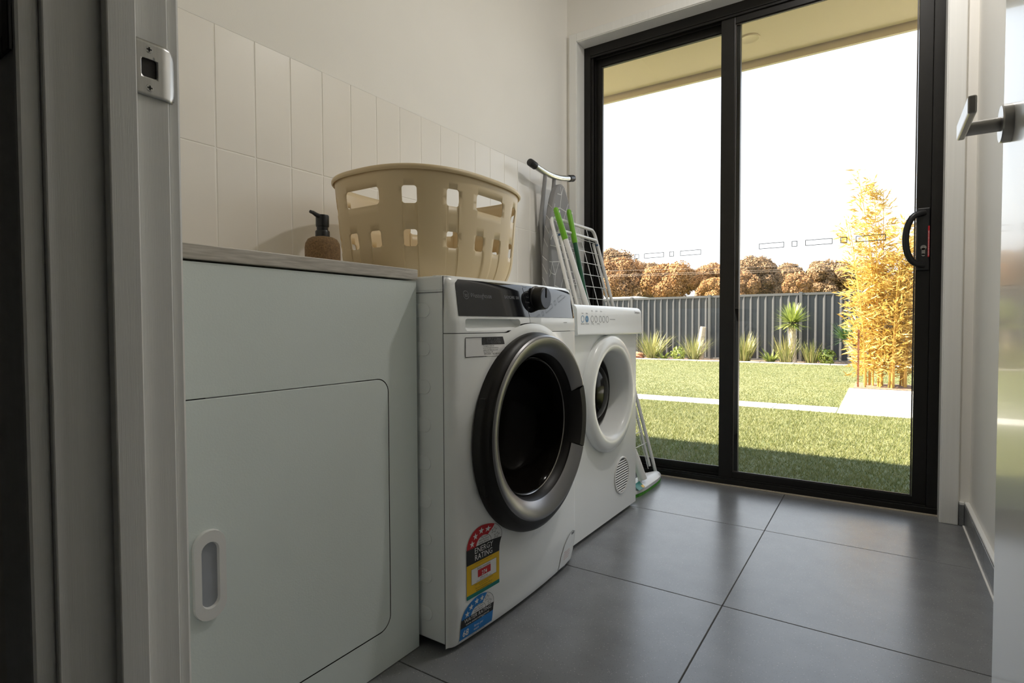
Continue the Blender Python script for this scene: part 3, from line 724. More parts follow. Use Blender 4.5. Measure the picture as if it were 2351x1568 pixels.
# registration sticker (its code square left blank)
def sfn(e): return lambda u, v: (wx(u, v)+e, u, v)
st = MB(); x0, x1, z0, z1 = .984, 1.1105, .6645, .7085
quad_decal(st, (x0, z0), (x1, z0), (x1, z1), (x0, z1), sfn(.0010)); stk = st.build('register_sticker', M['sticker'], wm, fixn=False)
so_ = MB(); line_decal(so_, [(x0, z0), (x1, z0), (x1, z1), (x0, z1), (x0, z0)], .0014, sfn(.0014))
quad_decal(so_, (x0+.055, z0+.0265), (x1, z0+.0265), (x1, z1), (x0+.055, z1), sfn(.0014)); so_.build('sticker_print', M['ink'], stk, fixn=False)
sw = MB(); put_text(sw, 'SIMPLY SCAN', .0088, x0+.071, z0+.0362, sfn(.0018), sx=.84); put_text(sw, 'TO REGISTER', .0088, x0+.071, z0+.0292, sfn(.0018), sx=.84)
line_decal(sw, [(x0+.0605, z0+.0295), (x0+.0655, z0+.0295), (x0+.0655, z0+.0405), (x0+.0605, z0+.0405), (x0+.0605, z0+.0295)], .0006, sfn(.0018))
sw.build('sticker_lettering', M['print'], stk, fixn=False)
sk = MB()
for k, s in enumerate(('To register online at', 'www.westinghouse.com.au', 'www.westinghouse.co.nz', 'For Service, call', '1800 50004    NZ: 0800 436 245')):
    put_text(sk, s, .0050, x0+.0585, z0+.0222-.0046*k, sfn(.0018), sx=.82)
sk.build('sticker_small_print', M['ink'], stk, fixn=False)
# energy and water rating labels
def rating(name, label, y0, y1, zc, zb, ztop, strip_z, col):
    b = MB(); cy = (y0+y1)/2; R = (y1-y0)/2; sy = (ztop-zc)/R
    arc_decal(b, cy, zc, 0, R, 0, 180, sfn(.0010), 24, sy); quad_decal(b, (y0, zb), (y1, zb), (y1, zc), (y0, zc), sfn(.0010), 4, 6)
    root = b.build(name, M['sticker'], wm, fixn=False, label=label)
    a = MB(); arc_decal(a, cy, zc, R*.44, R*.985, 62, 180, sfn(.0014), 20, sy); a.build('arc_print', col, root, fixn=False)
    o = MB(); arc_decal(o, cy, zc, R*.985, R, 0, 62, sfn(.0014), 12, sy); arc_decal(o, cy, zc, R*.44, R*.455, 0, 62, sfn(.0014), 10, sy)
    s1 = MB()
    for t in (162, 133, 104, 78): poly_decal(s1, star(cy+R*.72*math.cos(math.radians(t)), zc+sy*R*.72*math.sin(math.radians(t)), R*.145), sfn(.0018))
    s1.build('star_print', M['sticker'], root, fixn=False)
    for t in (48, 18):
        st_ = star(cy+R*.72*math.cos(math.radians(t)), zc+sy*R*.72*math.sin(math.radians(t)), R*.145); line_decal(o, st_+[st_[0]], .0006, sfn(.0018))
    return root, o, cy, R
er, eo, cy, R = rating('energy_label', 'red, black and yellow energy rating sticker', .983, 1.100, .2245, .1115, .2735, None, M['red'])
for k, s in enumerate(('The more', 'stars the more', 'energy efficient')): put_text(eo, s, .0066, cy, .2405-.0058*k, sfn(.0018), 'CENTER', .86)
quad_decal(eo, (.983, .1895), (1.100, .1895), (1.100, .2265), (.983, .2265), sfn(.0014))
eo.build('black_print', M['ink'], er, fixn=False)
q = MB(); quad_decal(q, (.983, .1185), (1.100, .1185), (1.100, .1895), (.983, .1895), sfn(.0014)); q.build('yellow_print', M['yellow'], er, fixn=False)
q = MB(); quad_decal(q, (.983, .1115), (1.100, .1115), (1.100, .1205), (.983, .1205), sfn(.0016)); q.build('teal_print', M['teal'], er, fixn=False)
q = MB(); quad_decal(q, (.998, .1415), (1.088, .1415), (1.088, .1775), (.998, .1775), sfn(.0018)); q.build('white_print', M['sticker'], er, fixn=False)
q = MB(); quad_decal(q, (1.020, .1525), (1.066, .1525), (1.066, .1695), (1.020, .1695), sfn(.0021)); q.build('red_print', M['red'], er, fixn=False)
q = MB()
put_text(q, 'ENERGY', .0185, cy, .2105, sfn(.0019), 'CENTER', .95); put_text(q, 'RATING', .0185, cy, .1945, sfn(.0019), 'CENTER', .95)
put_text(q, '274', .0135, cy+.001, .1545, sfn(.0025), 'CENTER', .95, bold=.012); q.build('white_lettering', M['sticker'], er, fixn=False)
q = MB()
for s, sz, zz in (('A joint government and industry program', .0042, .1855), ('Energy consumption', .0068, .1715), ('kWh per year', .0058, .1470), ('When tested in accordance with standards', .0036, .1435),
                  ('Actual energy use and running costs depend on', .0040, .1372), ('how you use the machine', .0040, .1330), ('For more information, refer to', .0056, .1272), ('www.energyrating.gov.au', .0066, .1218)):
    put_text(q, s, sz, cy, zz, sfn(.0023), 'CENTER', .84)
line_decal(q, [(.998, .1415), (1.088, .1415), (1.088, .1775), (.998, .1775), (.998, .1415)], .0006, sfn(.0022))
q.build('small_print', mat('brown_ink', (.10, .05, .01), .5, var=.02), er, fixn=False)
wr, wo_, cy, R = rating('water_label', 'blue and black water rating sticker under the energy sticker', .970, 1.084, .0685, .0165, .1105, None, M['blue'])
for k, s in enumerate(('The more', 'stars the more', 'water efficient')): put_text(wo_, s, .0062, cy, .0835-.0056*k, sfn(.0018), 'CENTER', .86)
quad_decal(wo_, (.970, .0485), (1.084, .0485), (1.084, .0695), (.970, .0695), sfn(.0014)); wo_.build('black_print', M['ink'], wr, fixn=False)
q = MB(); quad_decal(q, (.970, .0205), (1.084, .0205), (1.084, .0485), (.970, .0485), sfn(.0014)); q.build('blue_print', M['blue'], wr, fixn=False)
q = MB(); put_text(q, 'WATER RATING', .0132, cy, .0590, sfn(.0019), 'CENTER', .98); put_text(q, 'www.waterrating.gov.au', .0085, cy, .0510, sfn(.0019), 'CENTER', .98)
put_text(q, '68', .0215, .978, .0265, sfn(.0019), 'LEFT', .95, bold=.02); put_text(q, 'litres per', .0088, 1.016, .0350, sfn(.0019)); put_text(q, 'wash', .0088, 1.016, .0265, sfn(.0019))
q.build('white_lettering', M['sticker'], wr, fixn=False)
q = MB(); put_text(q, 'In accordance with AS/NZS 6400', .0046, cy, .0172, sfn(.0018), 'CENTER', .95); q.build('small_print', M['ink'], wr, fixn=False)

# ------------------------------------------------------------------ tumble dryer
TY0, TY1, TX = 1.602, 2.172, -.830
TC = (1.887, .4875)
td = thing('tumble_dryer', 'white tumble dryer with round white door between the washing machine and sliding door', 'dryer', (-1.08, 1.887, 0))
hole = circle(TC[0], TC[1], .165, 56)
P2, F2 = sheet(lin(TY0, TY1, 10), lin(.014, .702, 12), [hole])
MB().add([(TX, u, v) for u, v in P2], F2).box(-1.335, TX, TY0, TY1, .014, .702, '+x').build('body', M['white'], td, fixn=False)
def tpan(y, z):
    t = (z-.700)/.103
    return -.806-.004*t-(.012*((t-.82)/.18)**2 if t > .82 else 0)
pr = [(-1.335, .7005), (-.8085, .7005), (-.8055, .7035), (-.8055, .708)]+[(tpan(0, .7+.103*t), .7+.103*t) for t in (.15, .4, .7, .82, .88, .94, .98)]+[(-.8265, .8035), (-1.335, .8035)]
MB().prism(pr, lambda u, v: (u, TY0-.002, v), lambda u, v: (u, TY1+.003, v)).build('control_fascia', M['white'], td, smooth=True, bev=.005, seg=3, ang=30)
bl = mat('blue_ring_print', (.10, .28, .50), .5, var=.02)
def tf(u, v): return (tpan(u, v)+.0006, u, v)
q0, q1 = MB(), MB()
for k, yy in enumerate((1.640, 1.672, 1.712, 1.742, 1.777, 1.805, 1.836)):
    arc_decal(q1 if k < 2 else q0, yy, .756, .0095 if k != 1 else 0.003, .0115, 0, 360, tf, 20)
q1.build('blue_buttons', bl, td, fixn=False); q0.build('grey_buttons', mat('grey_ring_print', (.33, .34, .35), .5, var=.02), td, fixn=False)
q = MB(); line_decal(q, [(1.858, .756), (1.905, .756)], .0022, tf)
for s, u, v in (('low', 1.640, .7720), ('heat', 1.672, .7720), ('dry', 1.712, .7810), ('start', 1.748, .7810), ('time', 1.785, .7810), ('delicate', 1.640, .738), ('normal', 1.672, .738), ('heavy', 1.715, .738), ('airing', 1.760, .738)):
    put_text(q, s, .0085, u, v, tf, 'CENTER')
put_text(q, 'Simpson', .0165, 2.155, .7805, tf, 'RIGHT', .95, bold=.01)
q.build('fascia_lettering', mat('grey_lettering', (.30, .31, .32), .5, var=.02), td, fixn=False)
rd = MB().lathe([(.2135, TX+.0004), (.2135, -.820), (.211, -.812), (.205, -.806), (.195, -.8015), (.180, -.7995), (.166, -.8015), (.158, -.806), (.1545, -.812), (.1525, -.820), (.1475, -.845), (.142, -.885), (.140, -.890)], TC, 'x', 80).build('door', M['white'], td, smooth=True, ang=50)
MB().lathe([(.1395, -.8895), (.136, -.880), (.126, -.876), (.118, -.882), (.112, -.886)], TC, 'x', 64).build('door_seal', M['darkring'], rd, smooth=True, ang=50)
MB().lathe([(.1125, -.886), (.104, -.874), (.085, -.862), (.055, -.853), (.02, -.849), (0, -.8488)], TC, 'x', 64).build('door_glass', M['bowl'], rd, smooth=True)
VC = (2.022, .155)
vt = MB().lathe([(.0715, TX+.0002), (.0715, TX+.003), (.0690, TX+.0045), (.0655, TX+.0040), (.0645, TX+.001)], VC, 'x', 48).build('air_vent', M['whitep'], td, smooth=True)
MB().lathe([(0, TX+.0006), (.066, TX+.0006)], VC, 'x', 40).build('vent_backing', mat('vent_dark', (.06, .06, .062), .7, var=.1), vt)
for k in range(13):
    zz = -.0565+.0094*k; hw = math.sqrt(.0655**2-zz**2)
    MB().add([(TX+.0010, VC[0]-hw, VC[1]+zz), (TX+.0010, VC[0]+hw, VC[1]+zz), (TX+.0035, VC[0]+hw, VC[1]+zz-.0030), (TX+.0035, VC[0]-hw, VC[1]+zz-.0030),
              (TX+.0012, VC[0]-hw, VC[1]+zz-.0052), (TX+.0012, VC[0]+hw, VC[1]+zz-.0052)], [(0, 1, 2, 3), (3, 2, 5, 4), (0, 3, 4), (1, 5, 2)]).build('vent_slat', M['whitep'], vt)
for fx in (-1.28, -.88):
    for fy in (TY0+.06, TY1-.06): MB().lathe([(0, .0006), (.022, .0006), (.024, .006), (.018, .015)], (fx, fy), 'z', 20).build('foot', M['rubber'], td, smooth=True)

# ------------------------------------------------------------------ ironing board
ib = thing('ironing_board', 'ironing board with grey line-patterned cover standing on end in the corner', 'ironing board', (-1.30, 2.355, 0))
def half_w(z):
    t = 1.405-z
    return .142*min(1, (t/.36))**.44 if t > 0 else 0
IBY = 2.362
zs = [1.405, 1.4035, 1.400, 1.394, 1.38, 1.36, 1.33, 1.29, 1.24, 1.18, 1.1, .985, .8, .5, .2, .035, .012]
def ibx(z): return -1.272+(1.405-z)*.012
outl = []
for i, z in enumerate(zs): outl.append((IBY+max(.006, half_w(z)), z))
outl += [(2*IBY-y, z) for y, z in outl[::-1]]
MB().prism(outl, lambda u, v: (ibx(v), u, v), lambda u, v: (ibx(v)-.036, u, v)).build('cover', M['cover'], ib, bev=.008, seg=3, smooth=True)
# printed line pattern: irregular net of straight lines, kept on the cover face
ln = MB(); R7 = random.Random(5)
def ontop(u, v): return abs(u-IBY) < half_w(v)-.006 and v < 1.395
nodes = []
for i in range(-4, 5):
    for j in range(0, 22):
        nodes.append((IBY+i*.062+R7.uniform(-.016, .016)+(.031 if j % 2 else 0), .10+j*.062+R7.uniform(-.016, .016)))
for i, a in enumerate(nodes):
    near = sorted(nodes, key=lambda b: math.dist(a, b))[1:6]
    for b in near[:4]:
        if a < b and R7.random() < .95:
            q = [(a[0]+(b[0]-a[0])*k/6, a[1]+(b[1]-a[1])*k/6) for k in range(7)]
            for s, e_ in zip(q[:-1], q[1:]):
                if ontop(*s) and ontop(*e_): line_decal(ln, [s, e_], .0036, lambda u, v: (ibx(v)+.0008, u, v))
# same print wrapped round the long edge
for j in range(0, 22):
    z0 = .10+j*.062
    if half_w(z0) < .05: continue
    yb = IBY-half_w(z0)-.0006; yb2 = IBY-half_w(z0+.05)-.0006
    zz2 = z0+R7.uniform(.02, .05)
    a, b = Vector((ibx(z0)-.006, yb, z0)), Vector((ibx(z0)-.032, IBY-half_w(zz2)-.0006, zz2))
    if half_w(zz2) > .05: ln.add([a, b, b+Vector((0, 0, .0036)), a+Vector((0, 0, .0036))], [(0, 1, 2, 3)])
ln.build('cover_print', M['coverline'], ib, fixn=False)
ftb = []
for k in range(13):
    t = k/12; ftb.append((-1.298+.012*t, 2.128+.360*t, 1.452+.010*t-.022*math.sin(math.pi*t)))
MB().tube(ftb, .0135, 16).build('foot_tube', M['alu'], ib, smooth=True)
for a, b in ((ftb[0], ftb[1]), (ftb[-1], ftb[-2])):
    d = (Vector(a)-Vector(b)).normalized(); a = Vector(a)
    MB().tube([a-d*.030, a-d*.028, a+d*.012, a+d*.017, a+d*.019], [.0150, .0168, .0168, .0150, .008], 16).build('foot_cap', M['black_plastic'], ib, smooth=True)
for y0, y1 in ((2.245, 2.262), (2.330, 2.345)):
    MB().tube([(-1.295, y0, 1.446), (-1.300, y0+.002, 1.40), (-1.328, y1, 1.25), (-1.330, y1+.03, .9), (-1.330, y1+.05, .4)], .0095, 12).build('leg', M['greytube'], ib, smooth=True)

# ------------------------------------------------------------------ clothes airer
ca = thing('clothes_airer', 'white wire clothes airer folded flat and leaning on the ironing board', 'airer', (-1.0, 2.41, 0))
def ax(z): return -1.238+(1.222-z)*.275
YA0, YA1 = 2.189, 2.640
def upath(y0, y1, ztop, zbot, dx, rc=.035):
    p = [(ax(zbot)+dx, y0+.0, zbot)]
    p.append((ax(ztop-rc)+dx, y0, ztop-rc))
    for k in range(1, 6):
        a = math.pi/2*k/6; p.append((ax(ztop-rc+rc*math.sin(a))+dx, y0+rc-rc*math.cos(a), ztop-rc+rc*math.sin(a)))
    p += [(x, y0+y1-y, z) for x, y, z in p[::-1]]
    return p
MB().tube(upath(YA0, YA1, 1.222, .010, 0), .0080, 12).build('outer_frame', M['whitep'], ca, smooth=True)
MB().tube(upath(YA0+.026, YA1-.026, 1.165, .06, .012, .02), .0072, 12).build('inner_frame', M['whitep'], ca, smooth=True)
for y in (YA0+.026, YA1-.026): MB().tube([(ax(1.15)-.010, y-.0, 1.15), (ax(.05)-.012, y, .05)], .0068, 10).build('leg', M['whitep'], ca, smooth=True)
for k in range(18):
    z = 1.15-.058*k
    MB().tube([(ax(z)+.004, YA0+.005, z), (ax(z)+.004, YA1-.005, z)], .0016, 6).build('wire', M['whitep'], ca, smooth=True)
for k in range(1, 5):
    y = YA0+(YA1-YA0)*k/5
    MB().tube([(ax(1.215), y, 1.215), (ax(.05), y+.01, .05)], .0016, 6).build('wire', M['whitep'], ca, smooth=True)
for y in (YA0+.026, YA1-.026): MB().lathe([(0, y-.010), (.0055, y-.010), (.0055, y+.010), (0, y+.010)], (ax(1.14)+.012, 1.14), 'y', 12).build('pivot', mat('blue_rivet', (.05, .12, .25), .5, var=.05), ca, smooth=True)

# ------------------------------------------------------------------ brooms
def grip(top, d, length, rad, m, parent):
    p = [top-d*length, top-d*length*.96, top-d*length*.5, top-d*.02, top-d*.006, top]
    o = MB().tube(p, [rad*1.02, rad*1.14, rad*1.10, rad*1.10, rad*.95, rad*.5], 16).build('grip', m, parent, smooth=True)
    s = d.cross(Vector((1, 0, 0))).normalized()
    c = top-d*.020
    MB().tube([c+Vector((.0145, 0, 0)), c+Vector((.0135, 0, 0))], [.0055, .0055], 14).build('hang_hole', mat('hole_light', (.70, .72, .66), .6, var=.05), o)
    return o
wb = thing('broom', 'white-handled broom with lime grip and white head beside the tumble dryer', 'broom', (-.88, 2.40, 0))
t0, b0 = Vector((-1.222, 2.206, 1.262)), Vector((-.868, 2.352, .060)); d = (t0-b0).normalized()
MB().tube([b0+d*.10, t0-d*.13], .0115, 16).build('pole', M['whitep'], wb, smooth=True)
grip(t0, d, .15, .0118, M['green'], wb)
MB().tube([b0-d*.005, b0+d*.03, b0+d*.10, b0+d*.13], [.020, .0185, .0165, .0140], 16).build('socket', M['whitep'], wb, smooth=True)
MB().tube([t0-d*.645, t0-d*.600], [.0119, .0119], 16, caps=False).build('pole_label', mat('dark_red_label', (.22, .05, .05), .5, var=.3, scale=150, col2=(.7, .68, .6)), wb, smooth=True)
# head: moulded white cover over green bristles
ns = 20; vs = []; prf = [(-.5, .016), (-.5, .030), (-.30, .044), (0, .052), (.30, .044), (.5, .030), (.5, .016)]
for k in range(ns+1):
    t = k/ns; y = 2.215+(2.60-2.215)*t; wd_ = .088*(1-abs(2*t-1)**3.2*.55); hh = 1-.45*abs(2*t-1)**2.0
    for a, z in prf: vs.append((-.888+a*wd_, y, .016+(z-.016)*hh))
m_ = len(prf)
MB().add(vs, [(k*m_+i, k*m_+(i+1) % m_, (k+1)*m_+(i+1) % m_, (k+1)*m_+i) for k in range(ns) for i in range(m_)]+[tuple(range(m_)), tuple(ns*m_+i for i in range(m_))]).build('head', M['whitep'], wb, smooth=True, ang=50)
br = MB()
for k in range(34):
    t = k/33; y = 2.222+.370*t; wd_ = .088*(1-abs(2*t-1)**3.2*.55)
    for xx in (-.42, -.2, 0, .2, .42):
        br.box(-.888+xx*wd_-.0045, -.888+xx*wd_+.0045, y-.0042, y+.0042, .0008, .019)
tag(br.build('bristles', M['bristle'], wb), kind='stuff')
q = MB(); quad_decal(q, (2.255, -.845), (2.325, -.845), (2.325, -.872), (2.255, -.872), lambda u, v: (v, u, .0305+(-.845-v)*.75+.0022), 2, 2); q.build('head_label', M['teal'], wb, fixn=False)
q = MB(); quad_decal(q, (2.300, -.8455), (2.325, -.8455), (2.325, -.856), (2.300, -.856), lambda u, v: (v, u, .0305+(-.845-v)*.75+.0028), 2, 2); q.build('head_label', M['yellow'], wb, fixn=False)
gb = thing('mop', 'green-handled mop with lime grip leaning right of the white broom', 'mop', (-.93, 2.26, 0))
t0, b0 = Vector((-1.228, 2.345, 1.278)), Vector((-1.000, 2.325, .05)); b0 = Vector((-.955, 2.305, .075)); d = (t0-b0).normalized()
MB().tube([b0, t0-d*.16], .0105, 16).build('pole', M['dgreen'], gb, smooth=True)
grip(t0, d, .165, .0112, M['green'], gb)
MB().tube([b0-d*.02, b0+d*.10], [.016, .0135], 14).build('socket', M['green'], gb, smooth=True)
MB().box(-1.02, -.945, 2.20, 2.42, .030, .062).build('head', M['green'], gb, bev=.008)
br = MB()
for k in range(22):
    for xx in (-1.008, -.988, -.968, -.955): br.box(xx-.004, xx+.004, 2.205+.01*k-.004, 2.205+.01*k+.004, .0008, .032)
tag(br.build('bristles', M['bristle'], gb), kind='stuff')

# ------------------------------------------------------------------ fitting for the added ceiling lamp
dl = thing('added_lamp_fitting', 'round fitting of the added lamp in the laundry ceiling', 'light', (-.06, 1.95, CEIL_Z-.02))
MB().lathe([(.054, CEIL_Z-.021), (.068, CEIL_Z-.014), (.070, CEIL_Z-.0005)], (-.06, 1.95), 'z', 40).build('trim_ring', M['whitep'], dl, smooth=True)

# ------------------------------------------------------------------ outside: eave, brick reveal, roof
GZ = -.15
ev = thing('eave_soffit', 'cream eave lining and fascia above the sliding door', 'eave', kind='structure')
MB().box(-7, 5, 2.74, 3.585, 2.30, 2.32).build('lining', M['soffit'], ev)
MB().box(-7, 5, 3.602, 3.625, 2.262, 2.46).build('fascia', M['fascia'], ev)
MB().box(-7, 5, 3.585, 3.602, 2.312, 2.33).build('shadow_gap', M['dark'], ev)
ol = thing('eave_downlight', 'round downlight in the cream eave outside the glass', 'light', (-.62, 3.304, 2.30))
MB().lathe([(.0, 2.2965), (.034, 2.2965), (.040, 2.294), (.050, 2.293), (.056, 2.2965), (.057, 2.2998)], (-.62, 3.304), 'z', 40).build('fitting', M['soffit'], ol, smooth=True)
rf = MB().add([(-7, 3.64, 2.44), (5, 3.64, 2.44), (5, -2.5, 4.4), (-7, -2.5, 4.4), (-7, 3.64, 2.48), (5, 3.64, 2.48), (5, -2.5, 4.45), (-7, -2.5, 4.45)],
              [(0, 1, 2, 3), (4, 5, 6, 7), (0, 1, 5, 4), (2, 3, 7, 6), (0, 3, 7, 4), (1, 2, 6, 5)])
struct('roof', rf, M['roof'], 'dark sheet roof of the house over the laundry', 'roof')
wb_ = thing('wall_outside', 'cream brick outside wall of the house around the sliding door', 'wall', kind='structure')
MB().box(-7, FX0-.045, 2.72, 2.87, -.4, 2.32).box(FX1+.045, 5, 2.72, 2.87, -.4, 2.32).box(FX0-.045, FX1+.045, 2.77, 2.87, FZ+.03, 2.32).box(FX0-.045, FX1+.045, 2.805, 2.89, -.4, .001).build('mortar', M['mortar'], wb_)
bme = MB().box(0, .20, 0, .108, 0, .076).mesh('brick')
for k in range(29):
    bevel(link('brick', bme, M['brick'], wb_, (FX0-.235+random.uniform(-.002, .002), 2.772, -.30+.086*k)), .004, 1)

# ------------------------------------------------------------------ garden ground
struct('lawn', MB().box(-30, 20, 2.88, 60, GZ-.3, GZ), M['lawn'], 'sunlit green lawn between the house and the garden bed', 'lawn')
cp = thing('path', 'pale concrete strip across the lawn widening to a slab at right', 'path', kind='structure')
for k in range(9): MB().box(-5.6+.58*k-.003 if False else -5.62+.585*k, -5.62+.585*(k+1)-.008, 6.39, 6.80, GZ-.05, GZ+.006).build('paver', M['concrete'], cp, bev=.004, seg=1)
MB().box(-.352, 3.0, 6.37, 8.93, GZ-.05, GZ+.008).build('slab', M['concrete'], cp, bev=.004, seg=1)
struct('garden_bed', MB().box(-14, 8, 13.82, 14.75, GZ-.05, GZ+.012), M['mulch'], 'bark covered garden bed along the foot of the grey fence', 'garden bed')
kb_ = thing('kerb', 'pale kerb edging between the lawn and the garden bed', 'edging', kind='structure')
for k in range(18): MB().box(-9.98+.7*k, -9.98+.7*(k+1)-.012, 13.70, 13.83, GZ-.05, GZ+.03).build('kerb_stone', M['kerb'], kb_, bev=.006, seg=1)
struct('bamboo_bed', MB().box(-.30, 3.0, 8.94, 9.75, GZ-.05, GZ+.015), M['mulch'], 'bark bed at the foot of the golden bamboo', 'garden bed')

def np_mesh(name, V, F, m, parent=None):
    me = bpy.data.meshes.new(name); V = np.asarray(V, np.float32); F = np.asarray(F, np.int32); k = F.shape[1]
    me.vertices.add(len(V)); me.vertices.foreach_set('co', V.ravel()); me.loops.add(F.size); me.loops.foreach_set('vertex_index', F.ravel())
    me.polygons.add(len(F)); me.polygons.foreach_set('loop_start', np.arange(0, F.size, k, dtype=np.int32))
    me.update(calc_edges=True); me.validate(); return link(name, me, m, parent)
def blades(pos, hgt, wid, lean):
    n = len(pos); a = rng.uniform(0, 2*np.pi, n); b = rng.uniform(0, 2*np.pi, n)
    side = np.stack([np.cos(a), np.sin(a), np.zeros(n)], 1)*wid[:, None]
    tip = pos+np.stack([np.cos(b)*lean, np.sin(b)*lean, hgt], 1)
    V = np.stack([pos-side, pos+side, tip], 1).reshape(-1, 3); F = np.arange(3*n).reshape(-1, 3)
    return V, F
def grassfield(n, x0, x1, y0, y1, h, wd_):
    u = rng.uniform(size=n); p = np.stack([rng.uniform(x0, x1, n), y0+(y1-y0)*u**1.35, np.full(n, GZ-.002)], 1)
    return blades(p, rng.uniform(.6, 1.2, n)*h, np.full(n, wd_), rng.uniform(0, 1.0, n)*h*1.1)
parts = [grassfield(120000, -2.7, .6, 2.92, 6.37, .024, .0024), grassfield(110000, -5.5, .9, 6.82, 13.7, .018, .0035)]
V = []; F = []; off = 0
for i, (v, f) in enumerate(parts):
    if i == 1:
        c = v.reshape(-1, 3, 3)[:, 0]; k = ~((c[:, 0] > -.36) & (c[:, 1] < 9.8)); v = v.reshape(-1, 3, 3)[k].reshape(-1, 3); f = np.arange(len(v)).reshape(-1, 3)
    V.append(v); F.append(f+off); off += len(v)
g = np_mesh('grass', np.concatenate(V), np.concatenate(F), M['grass'])
tag(g, 'short green lawn grass in sun with shade near the door', 'grass', kind='stuff')

# ------------------------------------------------------------------ fence
FY = 14.62; FT = 1.47; BAY = 2.07
fe = thing('fence', 'slate grey ribbed steel fence behind the garden bed', 'fence', (-2, FY, GZ))
xs0 = -1.565-BAY*5
prof = []
x = 0
for k in range(4):
    prof += [(x, 0), (x+.078, 0), (x+.124, -.026), (x+.142, -.026), (x+.158, 0)]; x += .16683
prof.append((x, 0))
zz = (GZ+.02, FT-.05); wsh = x
vs = [(a, b, z-GZ) for z in zz for a, b in prof]; n_ = len(prof)
sme = MB().add(vs, [(i, i+1, n_+i+1, n_+i) for i in range(n_-1)]).mesh('fence_sheet', fixn=False)
pme = MB().box(-.032, .032, -.04, .03, 0, FT+.02-GZ).mesh('post'); rme = MB().box(.032, BAY-.032, -.026, .026, 0, .055).mesh('rail')
for k in range(9):
    x0 = xs0+BAY*k
    link('post', pme, M['fencepost'], fe, (x0, FY, GZ))
    link('rail', rme, M['fencepost'], fe, (x0, FY, FT-.055)); link('rail', rme, M['fencepost'], fe, (x0, FY, GZ+.005))
    for j in range(3): link('fence_sheet', sme, M['fence'], fe, (x0+.034+j*(BAY-.068)/3, FY-.0, GZ))
# ------------------------------------------------------------------ plants
def straps(cx, cy, n, h, spread, wd_, z0=GZ+.01, droop=.35, hub=.06, elev=None):
    V = []; F = []
    for i in range(n):
        a = rng.uniform(0, 2*np.pi); el = rng.uniform(*(elev or (.9, 1.5))); L = h*rng.uniform(.65, 1.1)
        d = np.array([math.cos(a), math.sin(a)]); base = np.array([cx, cy])+d*rng.uniform(0, hub); s = np.array([-d[1], d[0], 0])*wd_
        b = len(V); K = 5; p = np.array([base[0], base[1], z0]); e2 = el
        for k in range(K):
            t = k/(K-1); w2 = s*(1-t*.95)*(.6+.4*min(1, t*4)); V += [p-w2, p+w2]
            st = L/(K-1); p = p+np.array([d[0]*math.cos(e2)*st*spread, d[1]*math.cos(e2)*st*spread, math.sin(e2)*st]); e2 -= droop*rng.uniform(.3, 1)*t*1.3
        F += [(b+2*k, b+2*k+1, b+2*k+3, b+2*k+2) for k in range(K-1)]
    return np.array(V), np.array(F)
def plant(name, label, cat, loc, V, F, m, part='foliage', group=None):
    t = thing(name, label, cat, loc, group); o = np_mesh(part, V-np.array(loc), F, m, t); tag(o, kind='stuff'); return t
grp = None
for lab, x, y, n, h, sp_ in (('large loose strappy plant with dry flower stems nearest the tumble dryer', -4.93, 14.02, 190, .68, 1.35),
                             ('strappy grass clump in front of the pale stump', -3.85, 14.0, 110, .60, 1.2),
                             ('yellow-green strappy clump just right of the dark door stile', -2.68, 14.02, 150, .66, .8),
                             ('strappy clump at the foot of the tall yucca', -1.78, 14.0, 110, .62, .8),
                             ('strappy clump between the tall yucca and the bamboo', -1.28, 14.0, 110, .50, .9)):
    V, F = straps(x, y, int(n*1.25), h*1.08, sp_*1.05, .013, hub=.14); plant('strappy_plant', lab, 'plant', (x, y, GZ), V, F, M['tuft'])
V, F = straps(-2.10, 14.02, 46, .34, 1.4, .035, elev=(.35, 1.3), droop=.1); plant('agave', 'pale green agave rosette low at the bed edge', 'plant', (-2.10, 14.02, GZ), V, F, M['yucca'])
V, F = straps(-4.62, 13.98, 40, .26, 1.4, .03, elev=(.35, 1.3), droop=.1); plant('agave', 'small agave rosette at the foot of the large strappy plant', 'plant', (-4.62, 13.98, GZ), V, F, M['shrub'])
def cloud(c, rad, n, size, asp=.45, sq=(1, 1, 1)):
    d = rng.normal(size=(n, 3)); d /= np.linalg.norm(d, axis=1)[:, None]; r = rad*(1.06-.5*rng.uniform(0, 1, n)**2.2)[:, None]
    p = np.array(c)+d*r*np.array(sq)
    t = rng.normal(size=(n, 3)); t -= (t*d).sum(1)[:, None]*d*.45; t /= np.linalg.norm(t, axis=1)[:, None]; s = np.cross(t, d+rng.normal(0, .25, (n, 3))); s /= (np.linalg.norm(s, axis=1)[:, None]+1e-9)
    L = size*rng.uniform(.6, 1.3, n)[:, None]
    V = np.stack([p-t*L, p+s*L*asp, p+t*L, p-s*L*asp], 1).reshape(-1, 3); return V, np.arange(4*n).reshape(-1, 4)
def merge(lst):
    V = []; F = []; o = 0
    for v, f in lst: V.append(v); F.append(f+o); o += len(v)
    return np.concatenate(V), np.concatenate(F)
for lab, x, y in (('small bright green shrub right of the large strappy plant', -4.22, 13.98), ('small bright green shrub near the leaning yucca trunk', -.98, 14.02)):
    V, F = cloud((x, y, GZ+.15), .18, 260, .045, .5); plant('low_shrub', lab, 'shrub', (x, y, GZ), V, F, M['shrub'])
